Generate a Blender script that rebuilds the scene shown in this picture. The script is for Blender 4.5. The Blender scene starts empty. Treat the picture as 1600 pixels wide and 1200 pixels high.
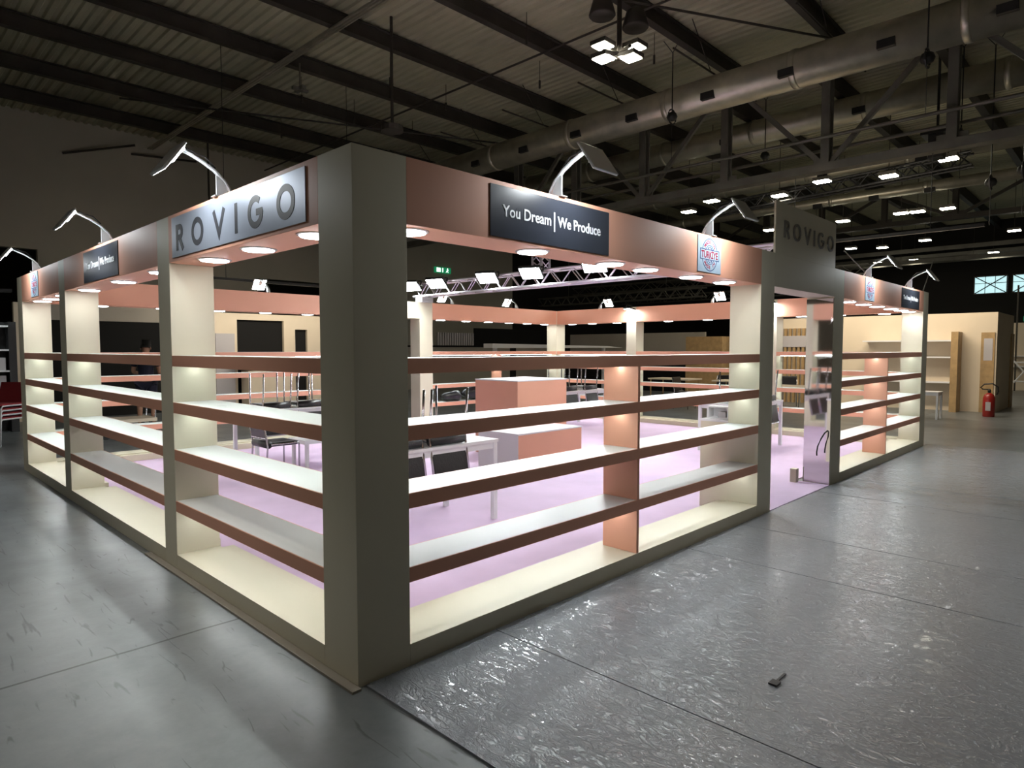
import bpy, bmesh, math, random
from mathutils import Vector, Matrix
random.seed(7)
S = bpy.context.scene
COL = S.collection
PI = math.pi

# ---------------------------------------------------------------- camera
cam_d = bpy.data.cameras.new('camera'); cam = bpy.data.objects.new('camera', cam_d); COL.objects.link(cam)
_p = math.radians(3.04); _a = math.atan(990/1018.0)
fw = Vector((math.cos(_a), math.sin(_a), 0)); rt = Vector((math.sin(_a), -math.cos(_a), 0)); up = Vector((0, 0, 1))
F = fw*math.cos(_p) - up*math.sin(_p); U = up*math.cos(_p) + fw*math.sin(_p)
m = Matrix(((rt.x, U.x, -F.x), (rt.y, U.y, -F.y), (rt.z, U.z, -F.z))).to_4x4()
m.translation = Vector((-1.6198, -2.5733, 1.578))
cam.matrix_world = m
cam_d.sensor_width = 36; cam_d.lens = 1018/1600*36; cam_d.clip_end = 200; cam_d.clip_start = 0.05
S.camera = cam

# ---------------------------------------------------------------- world, exposure
W = bpy.data.worlds.new('hall_air'); S.world = W; W.use_nodes = True
W.node_tree.nodes['Background'].inputs[0].default_value = (1.0, 0.84, 0.60, 1)
W.node_tree.nodes['Background'].inputs[1].default_value = 0.034
S.view_settings.view_transform = 'Standard'; S.view_settings.look = 'None'
S.view_settings.gamma = 1; S.view_settings.use_curve_mapping = False
S.view_settings.exposure = 0.0
S.cycles.max_bounces = 8; S.cycles.sample_clamp_indirect = 6.0
E_DOWN, E_FLOOD, E_ARM, E_HALL = 32.0, 185.0, 13.0, 50.0

def area(name, loc, direction, sx, sy, power, color=(1, 1, 1), parent=None, spread=PI):
    l = bpy.data.lights.new(name, 'AREA'); l.shape = 'RECTANGLE'; l.size = sx; l.size_y = sy
    l.energy = power; l.color = color; l.spread = spread
    o = bpy.data.objects.new(name, l); COL.objects.link(o)
    o.location = loc; o.rotation_euler = Vector(direction).to_track_quat('-Z', 'Y').to_euler()
    if parent: o.parent = parent
    return o

# ---------------------------------------------------------------- materials
def mat(name, col, rough=0.5, metal=0.0, emit=None, estr=0.0, noise=None, bump=None, coat=0.0, coat_r=0.1, spec=0.5):
    M = bpy.data.materials.new(name); M.use_nodes = True
    nt = M.node_tree; b = nt.nodes['Principled BSDF']
    b.inputs['Base Color'].default_value = (*col, 1); b.inputs['Roughness'].default_value = rough
    b.inputs['Metallic'].default_value = metal; b.inputs['Specular IOR Level'].default_value = spec
    b.inputs['Coat Weight'].default_value = coat; b.inputs['Coat Roughness'].default_value = coat_r
    if emit:
        b.inputs['Emission Color'].default_value = (*emit, 1); b.inputs['Emission Strength'].default_value = estr
    if noise or bump:
        tc = nt.nodes.new('ShaderNodeTexCoord')
    if noise:
        sc, amt = noise
        n = nt.nodes.new('ShaderNodeTexNoise'); n.inputs['Scale'].default_value = sc; n.inputs['Detail'].default_value = 6
        nt.links.new(tc.outputs['Object'], n.inputs['Vector'])
        r = nt.nodes.new('ShaderNodeValToRGB')
        r.color_ramp.elements[0].position = 0.3; r.color_ramp.elements[1].position = 0.7
        r.color_ramp.elements[0].color = (*[c*(1-amt) for c in col], 1)
        r.color_ramp.elements[1].color = (*[min(1, c*(1+amt)) for c in col], 1)
        nt.links.new(n.outputs['Fac'], r.inputs['Fac']); nt.links.new(r.outputs['Color'], b.inputs['Base Color'])
    if bump:
        sc, st = bump
        n2 = nt.nodes.new('ShaderNodeTexNoise'); n2.inputs['Scale'].default_value = sc; n2.inputs['Detail'].default_value = 4
        nt.links.new(tc.outputs['Object'], n2.inputs['Vector'])
        bp = nt.nodes.new('ShaderNodeBump'); bp.inputs['Strength'].default_value = st; bp.inputs['Distance'].default_value = 0.01
        nt.links.new(n2.outputs['Fac'], bp.inputs['Height']); nt.links.new(bp.outputs['Normal'], b.inputs['Normal'])
    return M

M_WHITE = mat('white_laminate', (0.71, 0.66, 0.51), 0.5, noise=(1.5, 0.03))
M_SHELF = mat('pale_shelf_laminate', (0.80, 0.82, 0.79), 0.4, noise=(1.5, 0.02))
M_SALMON = mat('salmon_laminate', (0.80, 0.40, 0.27), 0.5, noise=(1.2, 0.04))
M_CHROME = mat('chrome', (0.42, 0.42, 0.44), 0.2, 1.0)
M_SILVER = mat('silver_paint', (0.7, 0.72, 0.74), 0.3, 0.7)
M_LEATHER = mat('black_leather', (0.012, 0.012, 0.014), 0.32, bump=(60, 0.2))
M_TABLE = mat('white_lacquer', (0.78, 0.78, 0.8), 0.3)
M_CARPET = mat('lavender_carpet', (0.68, 0.52, 0.71), 0.9, noise=(2.2, 0.06), bump=(300, 0.25))
M_SIGND = mat('charcoal_sign', (0.035, 0.04, 0.055), 0.28, noise=(3, 0.1))
M_SIGNS = mat('brushed_silver_sign', (0.38, 0.42, 0.50), 0.42, 0.5, noise=(2, 0.06))
M_SIGNW = mat('white_blue_sign', (0.34, 0.43, 0.52), 0.85, spec=0.15)
M_LET = mat('dark_grey_letter', (0.028, 0.03, 0.036), 0.5, 0.0)
M_LETW = mat('white_letter', (0.85, 0.87, 0.9), 0.5)
M_LETG = mat('grey_metal_letter', (0.30, 0.29, 0.27), 0.35, 0.6)
M_RED = mat('red_print', (0.26, 0.008, 0.03), 0.9, spec=0.1)
M_NAVY = mat('navy_print', (0.03, 0.045, 0.13), 0.9, spec=0.1)
M_DOWN = mat('downlight_diffuser', (1, 1, 1), 0.4, emit=(0.96, 0.98, 1.0), estr=E_DOWN)
M_FLOOD = mat('flood_glass', (1, 1, 1), 0.3, emit=(0.9, 0.97, 1.0), estr=E_FLOOD)
M_ARML = mat('arm_flood_glass', (1, 1, 1), 0.3, emit=(0.93, 0.98, 1.0), estr=E_ARM*6)
M_LEDC = mat('cool_led_strip', (1, 1, 1), 0.4, emit=(0.90, 1.0, 0.98), estr=34.0)
M_LEDW = mat('warm_led_strip', (1, 1, 1), 0.4, emit=(0.93, 0.98, 1.0), estr=27.0)
M_LEDO = mat('unlit_led_strip', (0.7, 0.7, 0.65), 0.4)
M_HALL = mat('hall_lamp_glass', (1, 1, 1), 0.3, emit=(1.0, 0.93, 0.74), estr=E_HALL)
M_MIRROR = mat('mirror', (0.86, 0.84, 0.86), 0.035, 1.0)
M_BLACKP = mat('black_plastic', (0.015, 0.015, 0.016), 0.45)
M_BLACKC = mat('black_cloth', (0.004, 0.004, 0.004), 0.95)
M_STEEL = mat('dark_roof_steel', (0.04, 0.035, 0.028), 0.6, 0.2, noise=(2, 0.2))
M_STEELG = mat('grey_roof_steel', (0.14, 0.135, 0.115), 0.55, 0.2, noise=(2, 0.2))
M_ROOF = mat('corrugated_roof_sheet', (0.42, 0.41, 0.29), 0.6, 0.1, noise=(0.6, 0.18))
M_DUCT = mat('galvanised_duct', (0.50, 0.48, 0.40), 0.36, 0.75, noise=(3, 0.15), bump=(5, 0.15))
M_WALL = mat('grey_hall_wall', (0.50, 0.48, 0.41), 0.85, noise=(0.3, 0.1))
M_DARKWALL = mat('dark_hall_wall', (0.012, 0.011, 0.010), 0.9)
M_BEIGE = mat('cream_panel', (0.72, 0.62, 0.48), 0.7, noise=(1.0, 0.05))
M_GREIGE = mat('grey_beige_panel', (0.36, 0.33, 0.28), 0.75, noise=(1, 0.05))
M_WOOD = mat('light_wood', (0.42, 0.28, 0.13), 0.5, noise=(8, 0.15))
M_PLY = mat('plywood_trim', (0.3, 0.27, 0.22), 0.6)
M_EXT = mat('red_enamel', (0.30, 0.016, 0.012), 0.3)
M_REDC = mat('dark_red_fabric', (0.22, 0.01, 0.015), 0.8)
M_SKIN = mat('skin', (0.42, 0.22, 0.14), 0.55)
M_NAVYC = mat('navy_cotton', (0.012, 0.013, 0.03), 0.9)
M_HAIR = mat('dark_hair', (0.012, 0.01, 0.008), 0.7)
M_PAPER = mat('grey_paper', (0.5, 0.48, 0.5), 0.6)
M_TRUSS = mat('aluminium_truss', (0.75, 0.7, 0.76), 0.3, 0.8)
M_EXITG = mat('exit_sign_green', (0.0, 0.12, 0.05), 0.5, emit=(0.02, 0.5, 0.2), estr=0.35)
M_EXITW = mat('exit_sign_white', (1, 1, 1), 0.5, emit=(0.8, 1.0, 0.85), estr=2.5)
M_SKYW = mat('daylight_pane', (0.6, 0.8, 0.85), 0.3, emit=(0.55, 0.86, 0.9), estr=1.0)
M_CORD = mat('black_cord', (0.01, 0.01, 0.01), 0.5)

def floor_material():
    M = bpy.data.materials.new('polished_concrete'); M.use_nodes = True
    nt = M.node_tree; b = nt.nodes['Principled BSDF']; L = nt.links
    tc = nt.nodes.new('ShaderNodeTexCoord')
    n = nt.nodes.new('ShaderNodeTexNoise'); n.inputs['Scale'].default_value = 1.4; n.inputs['Detail'].default_value = 9; n.inputs['Roughness'].default_value = 0.72
    L.new(tc.outputs['Object'], n.inputs['Vector'])
    r = nt.nodes.new('ShaderNodeValToRGB'); r.color_ramp.elements[0].position = 0.25; r.color_ramp.elements[1].position = 0.75
    r.color_ramp.elements[0].color = (0.08, 0.09, 0.094, 1); r.color_ramp.elements[1].color = (0.205, 0.222, 0.228, 1)
    L.new(n.outputs['Fac'], r.inputs['Fac'])
    # scratches
    mp = nt.nodes.new('ShaderNodeMapping'); mp.inputs['Scale'].default_value = (14, 1.5, 1); mp.inputs['Rotation'].default_value = (0, 0, 0.6)
    L.new(tc.outputs['Object'], mp.inputs['Vector'])
    def scratch(rot, sc, off):
        m_ = nt.nodes.new('ShaderNodeMapping'); m_.inputs['Scale'].default_value = sc; m_.inputs['Rotation'].default_value = (0, 0, rot); m_.inputs['Location'].default_value = off
        L.new(tc.outputs['Object'], m_.inputs['Vector'])
        a = nt.nodes.new('ShaderNodeTexNoise'); a.inputs['Scale'].default_value = 1.0; a.inputs['Detail'].default_value = 2
        L.new(m_.outputs['Vector'], a.inputs['Vector'])
        k = nt.nodes.new('ShaderNodeTexNoise'); k.inputs['Scale'].default_value = 3.1; k.inputs['Detail'].default_value = 3
        L.new(m_.outputs['Vector'], k.inputs['Vector'])
        d_ = nt.nodes.new('ShaderNodeMath'); d_.operation = 'SUBTRACT'; d_.inputs[1].default_value = 0.5; L.new(a.outputs['Fac'], d_.inputs[0])
        ab = nt.nodes.new('ShaderNodeMath'); ab.operation = 'ABSOLUTE'; L.new(d_.outputs[0], ab.inputs[0])
        lt = nt.nodes.new('ShaderNodeMapRange'); lt.inputs['From Min'].default_value = 0.004; lt.inputs['From Max'].default_value = 0.012; lt.inputs['To Min'].default_value = 1; lt.inputs['To Max'].default_value = 0
        L.new(ab.outputs[0], lt.inputs['Value'])
        mk = nt.nodes.new('ShaderNodeMapRange'); mk.inputs['From Min'].default_value = 0.56; mk.inputs['From Max'].default_value = 0.62; L.new(k.outputs['Fac'], mk.inputs['Value'])
        mu = nt.nodes.new('ShaderNodeMath'); mu.operation = 'MULTIPLY'; L.new(lt.outputs[0], mu.inputs[0]); L.new(mk.outputs[0], mu.inputs[1])
        return mu.outputs[0]
    s1 = scratch(0.6, (7, 0.9, 1), (0, 0, 0)); s2_ = scratch(-0.5, (6, 0.8, 1), (3, 7, 0))
    ms = nt.nodes.new('ShaderNodeMath'); ms.operation = 'MAXIMUM'; L.new(s1, ms.inputs[0]); L.new(s2_, ms.inputs[1])
    r3 = nt.nodes.new('ShaderNodeValToRGB'); r3.color_ramp.elements[0].color = (1, 1, 1, 1); r3.color_ramp.elements[1].color = (0.45, 0.45, 0.45, 1)
    L.new(ms.outputs[0], r3.inputs['Fac'])
    mx = nt.nodes.new('ShaderNodeMix'); mx.data_type = 'RGBA'; mx.blend_type = 'MULTIPLY'; mx.inputs['Factor'].default_value = 1
    L.new(r.outputs['Color'], mx.inputs['A']); L.new(r3.outputs['Color'], mx.inputs['B'])
    # expansion joints: thin dark lines at world coordinates
    sp = nt.nodes.new('ShaderNodeSeparateXYZ'); L.new(tc.outputs['Object'], sp.inputs[0])
    nw = nt.nodes.new('ShaderNodeTexNoise'); nw.inputs['Scale'].default_value = 3
    L.new(tc.outputs['Object'], nw.inputs['Vector'])
    cur = mx.outputs['Result']
    for ax, off in ((1, 1.19), (0, 9.05)):
        a = nt.nodes.new('ShaderNodeMath'); a.operation = 'ADD'; a.inputs[1].default_value = -off + 60.0
        L.new(sp.outputs[ax], a.inputs[0])
        w = nt.nodes.new('ShaderNodeMath'); w.operation = 'MULTIPLY_ADD'; w.inputs[1].default_value = 0.03; L.new(nw.outputs['Fac'], w.inputs[0]); L.new(a.outputs[0], w.inputs[2])
        md = nt.nodes.new('ShaderNodeMath'); md.operation = 'MODULO'; md.inputs[1].default_value = 6.0; L.new(w.outputs[0], md.inputs[0])
        lt = nt.nodes.new('ShaderNodeMath'); lt.operation = 'LESS_THAN'; lt.inputs[1].default_value = 0.009; 
        s2 = nt.nodes.new('ShaderNodeMath'); s2.operation = 'SUBTRACT'; s2.inputs[1].default_value = 0.015; L.new(md.outputs[0], s2.inputs[0])
        ab = nt.nodes.new('ShaderNodeMath'); ab.operation = 'ABSOLUTE'; L.new(s2.outputs[0], ab.inputs[0]); L.new(ab.outputs[0], lt.inputs[0])
        mj = nt.nodes.new('ShaderNodeMix'); mj.data_type = 'RGBA'; L.new(lt.outputs[0], mj.inputs['Factor'])
        L.new(cur, mj.inputs['A']); mj.inputs['B'].default_value = (0.012, 0.012, 0.012, 1); cur = mj.outputs['Result']
    L.new(cur, b.inputs['Base Color'])
    rr = nt.nodes.new('ShaderNodeMapRange'); rr.inputs['From Min'].default_value = 0.15; rr.inputs['From Max'].default_value = 0.85
    rr.inputs['To Min'].default_value = 0.28; rr.inputs['To Max'].default_value = 0.40; b.inputs['Specular IOR Level'].default_value = 0.9
    n4 = nt.nodes.new('ShaderNodeTexNoise'); n4.inputs['Scale'].default_value = 1.7; n4.inputs['Detail'].default_value = 4
    L.new(tc.outputs['Object'], n4.inputs['Vector']); L.new(n4.outputs['Fac'], rr.inputs['Value']); L.new(rr.outputs[0], b.inputs['Roughness'])
    bp = nt.nodes.new('ShaderNodeBump'); bp.inputs['Strength'].default_value = 0.2; bp.inputs['Distance'].default_value = 0.002
    n5 = nt.nodes.new('ShaderNodeTexNoise'); n5.inputs['Scale'].default_value = 30; n5.inputs['Detail'].default_value = 3
    L.new(tc.outputs['Object'], n5.inputs['Vector']); L.new(n5.outputs['Fac'], bp.inputs['Height']); L.new(bp.outputs['Normal'], b.inputs['Normal'])
    return M
M_FLOOR = floor_material()

def film_material():
    M = bpy.data.materials.new('wrinkled_plastic_film'); M.use_nodes = True
    nt = M.node_tree; b = nt.nodes['Principled BSDF']; L = nt.links
    tc = nt.nodes.new('ShaderNodeTexCoord')
    n = nt.nodes.new('ShaderNodeTexNoise'); n.inputs['Scale'].default_value = 1.2; n.inputs['Detail'].default_value = 5
    L.new(tc.outputs['Object'], n.inputs['Vector'])
    r = nt.nodes.new('ShaderNodeValToRGB'); r.color_ramp.elements[0].color = (0.15, 0.168, 0.20, 1); r.color_ramp.elements[1].color = (0.215, 0.235, 0.265, 1)
    L.new(n.outputs['Fac'], r.inputs['Fac']); L.new(r.outputs['Color'], b.inputs['Base Color'])
    b.inputs['Roughness'].default_value = 0.5
    b.inputs['Coat Weight'].default_value = 1.0; b.inputs['Coat Roughness'].default_value = 0.18; b.inputs['Coat IOR'].default_value = 1.8
    # wrinkles: ridged, warped noises
    mp = nt.nodes.new('ShaderNodeMapping'); mp.inputs['Scale'].default_value = (1.0, 0.42, 1)
    L.new(tc.outputs['Object'], mp.inputs['Vector'])
    def ridge(scale, dist, det=3):
        a = nt.nodes.new('ShaderNodeTexNoise'); a.inputs['Scale'].default_value = scale; a.inputs['Detail'].default_value = det; a.inputs['Distortion'].default_value = dist
        L.new(mp.outputs['Vector'], a.inputs['Vector'])
        s = nt.nodes.new('ShaderNodeMath'); s.operation = 'SUBTRACT'; s.inputs[1].default_value = 0.5; L.new(a.outputs['Fac'], s.inputs[0])
        ab = nt.nodes.new('ShaderNodeMath'); ab.operation = 'ABSOLUTE'; L.new(s.outputs[0], ab.inputs[0])
        mr = nt.nodes.new('ShaderNodeMapRange'); mr.inputs['From Min'].default_value = 0; mr.inputs['From Max'].default_value = 0.07
        mr.inputs['To Min'].default_value = 1; mr.inputs['To Max'].default_value = 0; L.new(ab.outputs[0], mr.inputs['Value'])
        return mr.outputs[0]
    r1 = ridge(17, 1.2); r2 = ridge(42, 1.8); r3_ = ridge(4.5, 0.9, 2)
    a1 = nt.nodes.new('ShaderNodeMath'); a1.operation = 'MULTIPLY_ADD'; a1.inputs[1].default_value = 0.55; L.new(r2, a1.inputs[0]); L.new(r1, a1.inputs[2])
    a2 = nt.nodes.new('ShaderNodeMath'); a2.operation = 'MULTIPLY_ADD'; a2.inputs[1].default_value = 0.6; L.new(r3_, a2.inputs[0]); L.new(a1.outputs[0], a2.inputs[2])
    bp = nt.nodes.new('ShaderNodeBump'); bp.inputs['Strength'].default_value = 1.0; bp.inputs['Distance'].default_value = 0.0065
    L.new(a2.outputs[0], bp.inputs['Height'])
    L.new(bp.outputs['Normal'], b.inputs['Coat Normal'])
    bp2 = nt.nodes.new('ShaderNodeBump'); bp2.inputs['Strength'].default_value = 0.2; bp2.inputs['Distance'].default_value = 0.006
    L.new(a2.outputs[0], bp2.inputs['Height']); L.new(bp2.outputs['Normal'], b.inputs['Normal'])
    return M
M_FILM = film_material()

# ---------------------------------------------------------------- builders
class MB:
    """collects shapes, then links them as ONE mesh object"""
    def __init__(s, fn=None): s.bm = bmesh.new(); s.fn = fn or (lambda v: v)
    def v(s, x, y, z): return s.bm.verts.new(s.fn(Vector((x, y, z))))
    def hull(s, pts, faces):
        vs = [s.v(*p) for p in pts]
        for f in faces: s.bm.faces.new([vs[i] for i in f])
        return s
    def box(s, x0, x1, y0, y1, z0, z1):
        p = [(x, y, z) for z in (z0, z1) for y in (y0, y1) for x in (x0, x1)]
        return s.hull(p, [(0, 2, 3, 1), (4, 5, 7, 6), (0, 1, 5, 4), (2, 6, 7, 3), (0, 4, 6, 2), (1, 3, 7, 5)])
    def prism(s, pts, axis, a0, a1):
        """2D outline extruded along axis (0,1,2) from a0 to a1"""
        def mk(p, a):
            q = list(p); q.insert(axis, a); return q
        n = len(pts)
        P = [mk(p, a0) for p in pts] + [mk(p, a1) for p in pts]
        Fs = [tuple(range(n)), tuple(range(2*n-1, n-1, -1))] + [(i, (i+1) % n, (i+1) % n+n, i+n) for i in range(n)]
        return s.hull(P, Fs)
    def tube(s, pts, r, n=8, cap=True, closed=False):
        pts = [Vector(p) for p in pts]; N = len(pts); rings = []
        for i, p in enumerate(pts):
            if closed: d = pts[(i+1) % N]-pts[i-1]
            else: d = (pts[min(i+1, N-1)]-pts[max(i-1, 0)])
            d.normalize()
            ref = Vector((0, 0, 1)) if abs(d.z) < 0.9 else Vector((1, 0, 0))
            a = d.cross(ref).normalized(); b = d.cross(a)
            rr = r[i] if isinstance(r, (list, tuple)) else r
            rings.append([s.v(*(p+a*math.cos(2*PI*k/n)*rr+b*math.sin(2*PI*k/n)*rr)) for k in range(n)])
        for i in range(N if closed else N-1):
            A, B = rings[i], rings[(i+1) % N]
            for k in range(n): s.bm.faces.new((A[k], A[(k+1) % n], B[(k+1) % n], B[k]))
        if cap and not closed:
            s.bm.faces.new(rings[0][::-1]); s.bm.faces.new(rings[-1])
        return s
    def bar(s, p0, p1, w, h=None):
        """rectangular bar between two points"""
        h = h or w; p0 = Vector(p0); p1 = Vector(p1); d = (p1-p0).normalized()
        ref = Vector((0, 0, 1)) if abs(d.z) < 0.95 else Vector((1, 0, 0))
        a = d.cross(ref).normalized(); b = a.cross(d)
        P = [q+a*sx*w/2+b*sz*h/2 for q in (p0, p1) for sx, sz in ((-1, -1), (1, -1), (1, 1), (-1, 1))]
        return s.hull(P, [(0, 1, 2, 3), (7, 6, 5, 4), (0, 4, 5, 1), (1, 5, 6, 2), (2, 6, 7, 3), (3, 7, 4, 0)])
    def lathe(s, prof, c=(0, 0, 0), n=20):
        rings = []
        for r, z in prof:
            rings.append([s.v(c[0]+math.cos(2*PI*k/n)*r, c[1]+math.sin(2*PI*k/n)*r, c[2]+z) for k in range(n)])
        for A, B in zip(rings, rings[1:]):
            for k in range(n): s.bm.faces.new((A[k], A[(k+1) % n], B[(k+1) % n], B[k]))
        s.bm.faces.new(rings[0][::-1]); s.bm.faces.new(rings[-1])
        return s
    def build(s, name, material, parent=None, label=None, smooth=False, bevel=0, off=None):
        bmesh.ops.recalc_face_normals(s.bm, faces=s.bm.faces)
        if off is not None: bmesh.ops.translate(s.bm, verts=s.bm.verts, vec=-Vector(off))
        me = bpy.data.meshes.new(name); s.bm.to_mesh(me); s.bm.free()
        me.materials.append(material)
        if smooth:
            for p in me.polygons: p.use_smooth = True
        o = bpy.data.objects.new(name, me); COL.objects.link(o)
        if off is not None and parent is None: o.location = off
        if parent: o.parent = parent
        if label: o['label'] = label
        if bevel:
            b = o.modifiers.new('bevel', 'BEVEL'); b.width = bevel; b.segments = 2; b.limit_method = 'ANGLE'
        return o

def empty(name, loc=(0, 0, 0), rz=0.0):
    o = bpy.data.objects.new(name, None); COL.objects.link(o); o.location = loc; o.rotation_euler = (0, 0, rz)
    o.empty_display_size = 0.1
    return o
def tag(o, label, cat, group=None, kind=None):
    o['label'] = label; o['category'] = cat
    if group: o['group'] = group
    if kind: o['kind'] = kind
    return o
def struct(o): o['kind'] = 'structure'; return o
def copy_tree(o, parent=None):
    c = o.copy(); COL.objects.link(c)
    if parent: c.parent = parent
    for ch in list(o.children): copy_tree(ch, c)
    return c
ORD = ['first', 'second', 'third', 'fourth', 'fifth', 'sixth', 'seventh', 'eighth', 'ninth', 'tenth', 'eleventh', 'twelfth', 'thirteenth', 'fourteenth', 'fifteenth', 'sixteenth', 'seventeenth', 'eighteenth', 'nineteenth', 'twentieth']

# ---------------------------------------------------------------- floor, roof, hall walls
struct(MB().box(-14, 60, -12, 32, -0.1, 0.0).build('floor', M_FLOOR))
X0, X1 = -8.0, 46.0
# corrugated roof sheet (real ridges running along Y)
r_ = MB(); per = 0.24; k = 0; prof = []
x = X0
while x < X1:
    prof += [(x, 9.0), (x+per*0.35, 9.0), (x+per*0.5, 9.045), (x+per*0.85, 9.045)]; x += per
for y0 in (-9.0,):
    A = [r_.v(a, y0, z) for a, z in prof]; B = [r_.v(a, 23.0, z) for a, z in prof]
    for i in range(len(prof)-1): r_.bm.faces.new((A[i], A[i+1], B[i+1], B[i]))
struct(r_.build('ceiling', M_ROOF))
# left hall wall (Y = 22.8) with two dark openings
w = MB(); WY = 22.8
w.box(-12, 2.85, WY, WY+0.25, 4.75, 9.2); w.box(2.85, 10.0, WY, WY+0.25, 0, 9.2)
w.box(10.0, 13.1, WY, WY+0.25, 4.4, 9.2); w.box(13.1, 24.5, WY, WY+0.25, 0, 9.2)
struct(w.build('wall_left', M_WALL))
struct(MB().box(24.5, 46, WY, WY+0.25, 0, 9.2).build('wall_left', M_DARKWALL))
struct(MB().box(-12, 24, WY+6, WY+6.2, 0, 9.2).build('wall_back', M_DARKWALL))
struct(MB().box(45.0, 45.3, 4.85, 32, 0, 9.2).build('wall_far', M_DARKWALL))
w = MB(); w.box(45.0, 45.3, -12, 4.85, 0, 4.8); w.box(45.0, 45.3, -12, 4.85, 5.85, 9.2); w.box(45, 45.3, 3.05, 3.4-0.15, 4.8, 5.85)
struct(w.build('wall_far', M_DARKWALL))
for i, (a, b) in enumerate(((3.25, 4.85), (1.4, 3.05), (-0.4, 1.2))):
    f = MB(); 
    f.box(44.93, 44.99, a, b, 5.80, 5.86); f.box(44.93, 44.99, a, b, 4.78, 4.84)
    f.box(44.93, 44.99, a, a+0.05, 4.8, 5.85); f.box(44.93, 44.99, b-0.05, b, 4.8, 5.85)
    f.bar((44.95, a, 4.8), (44.95, b, 5.85), 0.05); f.bar((44.95, b, 4.8), (44.95, a, 5.85), 0.05)
    f.box(44.95, 44.98, a, b, 5.4, 5.43)
    for q in (0.35, 0.65): f.box(44.95, 44.98, a+(b-a)*q, a+(b-a)*q+0.025, 4.8, 5.85)
    fr = struct(f.build('window_%d' % (i+1), M_STEEL))
    MB().box(45.05, 45.1, a, b, 4.84, 5.80).build('window_pane', M_SKYW, fr)

# roof beams running along X
BY = [0.3+2.54*i for i in range(9)]
for i, y in enumerate(BY):
    b = MB(); xe = 15.4
    b.box(-8, xe, y-0.09, y+0.09, 8.62, 8.65); b.box(-8, xe, y-0.02, y+0.02, 8.65, 8.95); b.box(-8, xe, y-0.09, y+0.09, 8.95, 8.98)
    o = b.build('roof_beam', M_STEEL, off=(3, y, 8.62))
    tag(o, 'dark steel roof beam under the corrugated sheets, %s from the grey left wall' % ORD[8-i], 'beam', 'roof beams over the stand')
for i in range(8):
    y = 1.1+2.62*i
    b = MB(); b.box(15.8, 45, y-0.1, y+0.1, 8.5, 8.95)
    o = b.build('roof_beam', M_STEEL, off=(30, y, 8.5))
    tag(o, 'dark roof beam of the far bay behind the lattice girder, %s from the left wall' % ORD[7-i], 'beam', 'roof beams of the far bay')
# main lattice girder along Y
def girder(X, zt, zb, lab, mt, y0=-4.6, step=2.62, n=10, w_=0.16):
    root = empty('lattice_girder', (X, y0, zb))
    o = (X, y0, zb)
    ye = y0+step*n
    MB().box(X-w_, X+w_, y0, ye, zt-0.12, zt).build('top_chord', mt, root, off=o)
    MB().box(X-w_, X+w_, y0, ye, zb, zb+0.2).build('bottom_chord', mt, root, off=o)
    for i in range(n+1):
        y = y0+step*i
        MB().box(X-0.14, X-0.09, y-0.1, y+0.1, zb, zt).box(X+0.09, X+0.14, y-0.1, y+0.1, zb, zt).build('post', mt, root, off=o)
        if i < n:
            t = MB().bar((X, y, zb+0.1) if i % 2 else (X, y, zt-0.1), (X, y+step, zt-0.1) if i % 2 else (X, y+step, zb+0.1), 0.09, 0.12)
            t.build('brace', mt, root, off=o)
            MB().box(X-0.02, X+0.02, y-0.3, y+0.3, zb+0.1, zb+0.35).build('gusset_plate', mt, root, off=o)
    tag(root, lab, 'roof girder')
    return root
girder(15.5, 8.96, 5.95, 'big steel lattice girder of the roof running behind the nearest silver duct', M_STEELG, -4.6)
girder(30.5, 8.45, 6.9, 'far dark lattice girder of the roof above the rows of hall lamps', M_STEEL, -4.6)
for i, (x, z) in enumerate(((15.2, 6.72), (15.9, 6.6))):
    o = MB().tube([(x, -4.6, z), (x, 21, z)], 0.045).build('pipe', M_STEELG, off=(x, -4.6, z))
    tag(o, ['thin grey pipe on the near side of the lattice girder', 'thin grey pipe on the far side of the lattice girder'][i], 'pipe')
# thin tie rods in the roof
for i, (a, b) in enumerate((((10.0, -4, 8.45), (10.0, 22, 8.45)), ((4.0, 8.0, 8.5), (15.4, 2.0, 8.5)), ((15.4, 12.0, 8.3), (4.0, 18.0, 8.5)))):
    o = MB().tube([a, b], 0.025, 6).build('tie_rod', M_STEEL, off=a)
    tag(o, ['long thin tie rod crossing under all the roof beams', 'slanting thin tie rod near the four-lamp cluster', 'slanting thin tie rod far back under the roof'][i], 'tie rod')
for i in range(7):
    y = 2.4+2.62*i
    o = MB().tube([(11.2, y, 8.1), (15.4, y, 8.1)], 0.022, 6).tube([(12.9, y, 8.1), (12.0, y, 9)], 0.012, 5).build('duct_hanger', M_STEEL, off=(12, y, 8.1))
    tag(o, 'thin horizontal hanger rod above the silver duct, %s from the right' % ORD[i], 'hanger rod', 'hanger rods over the duct')
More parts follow.
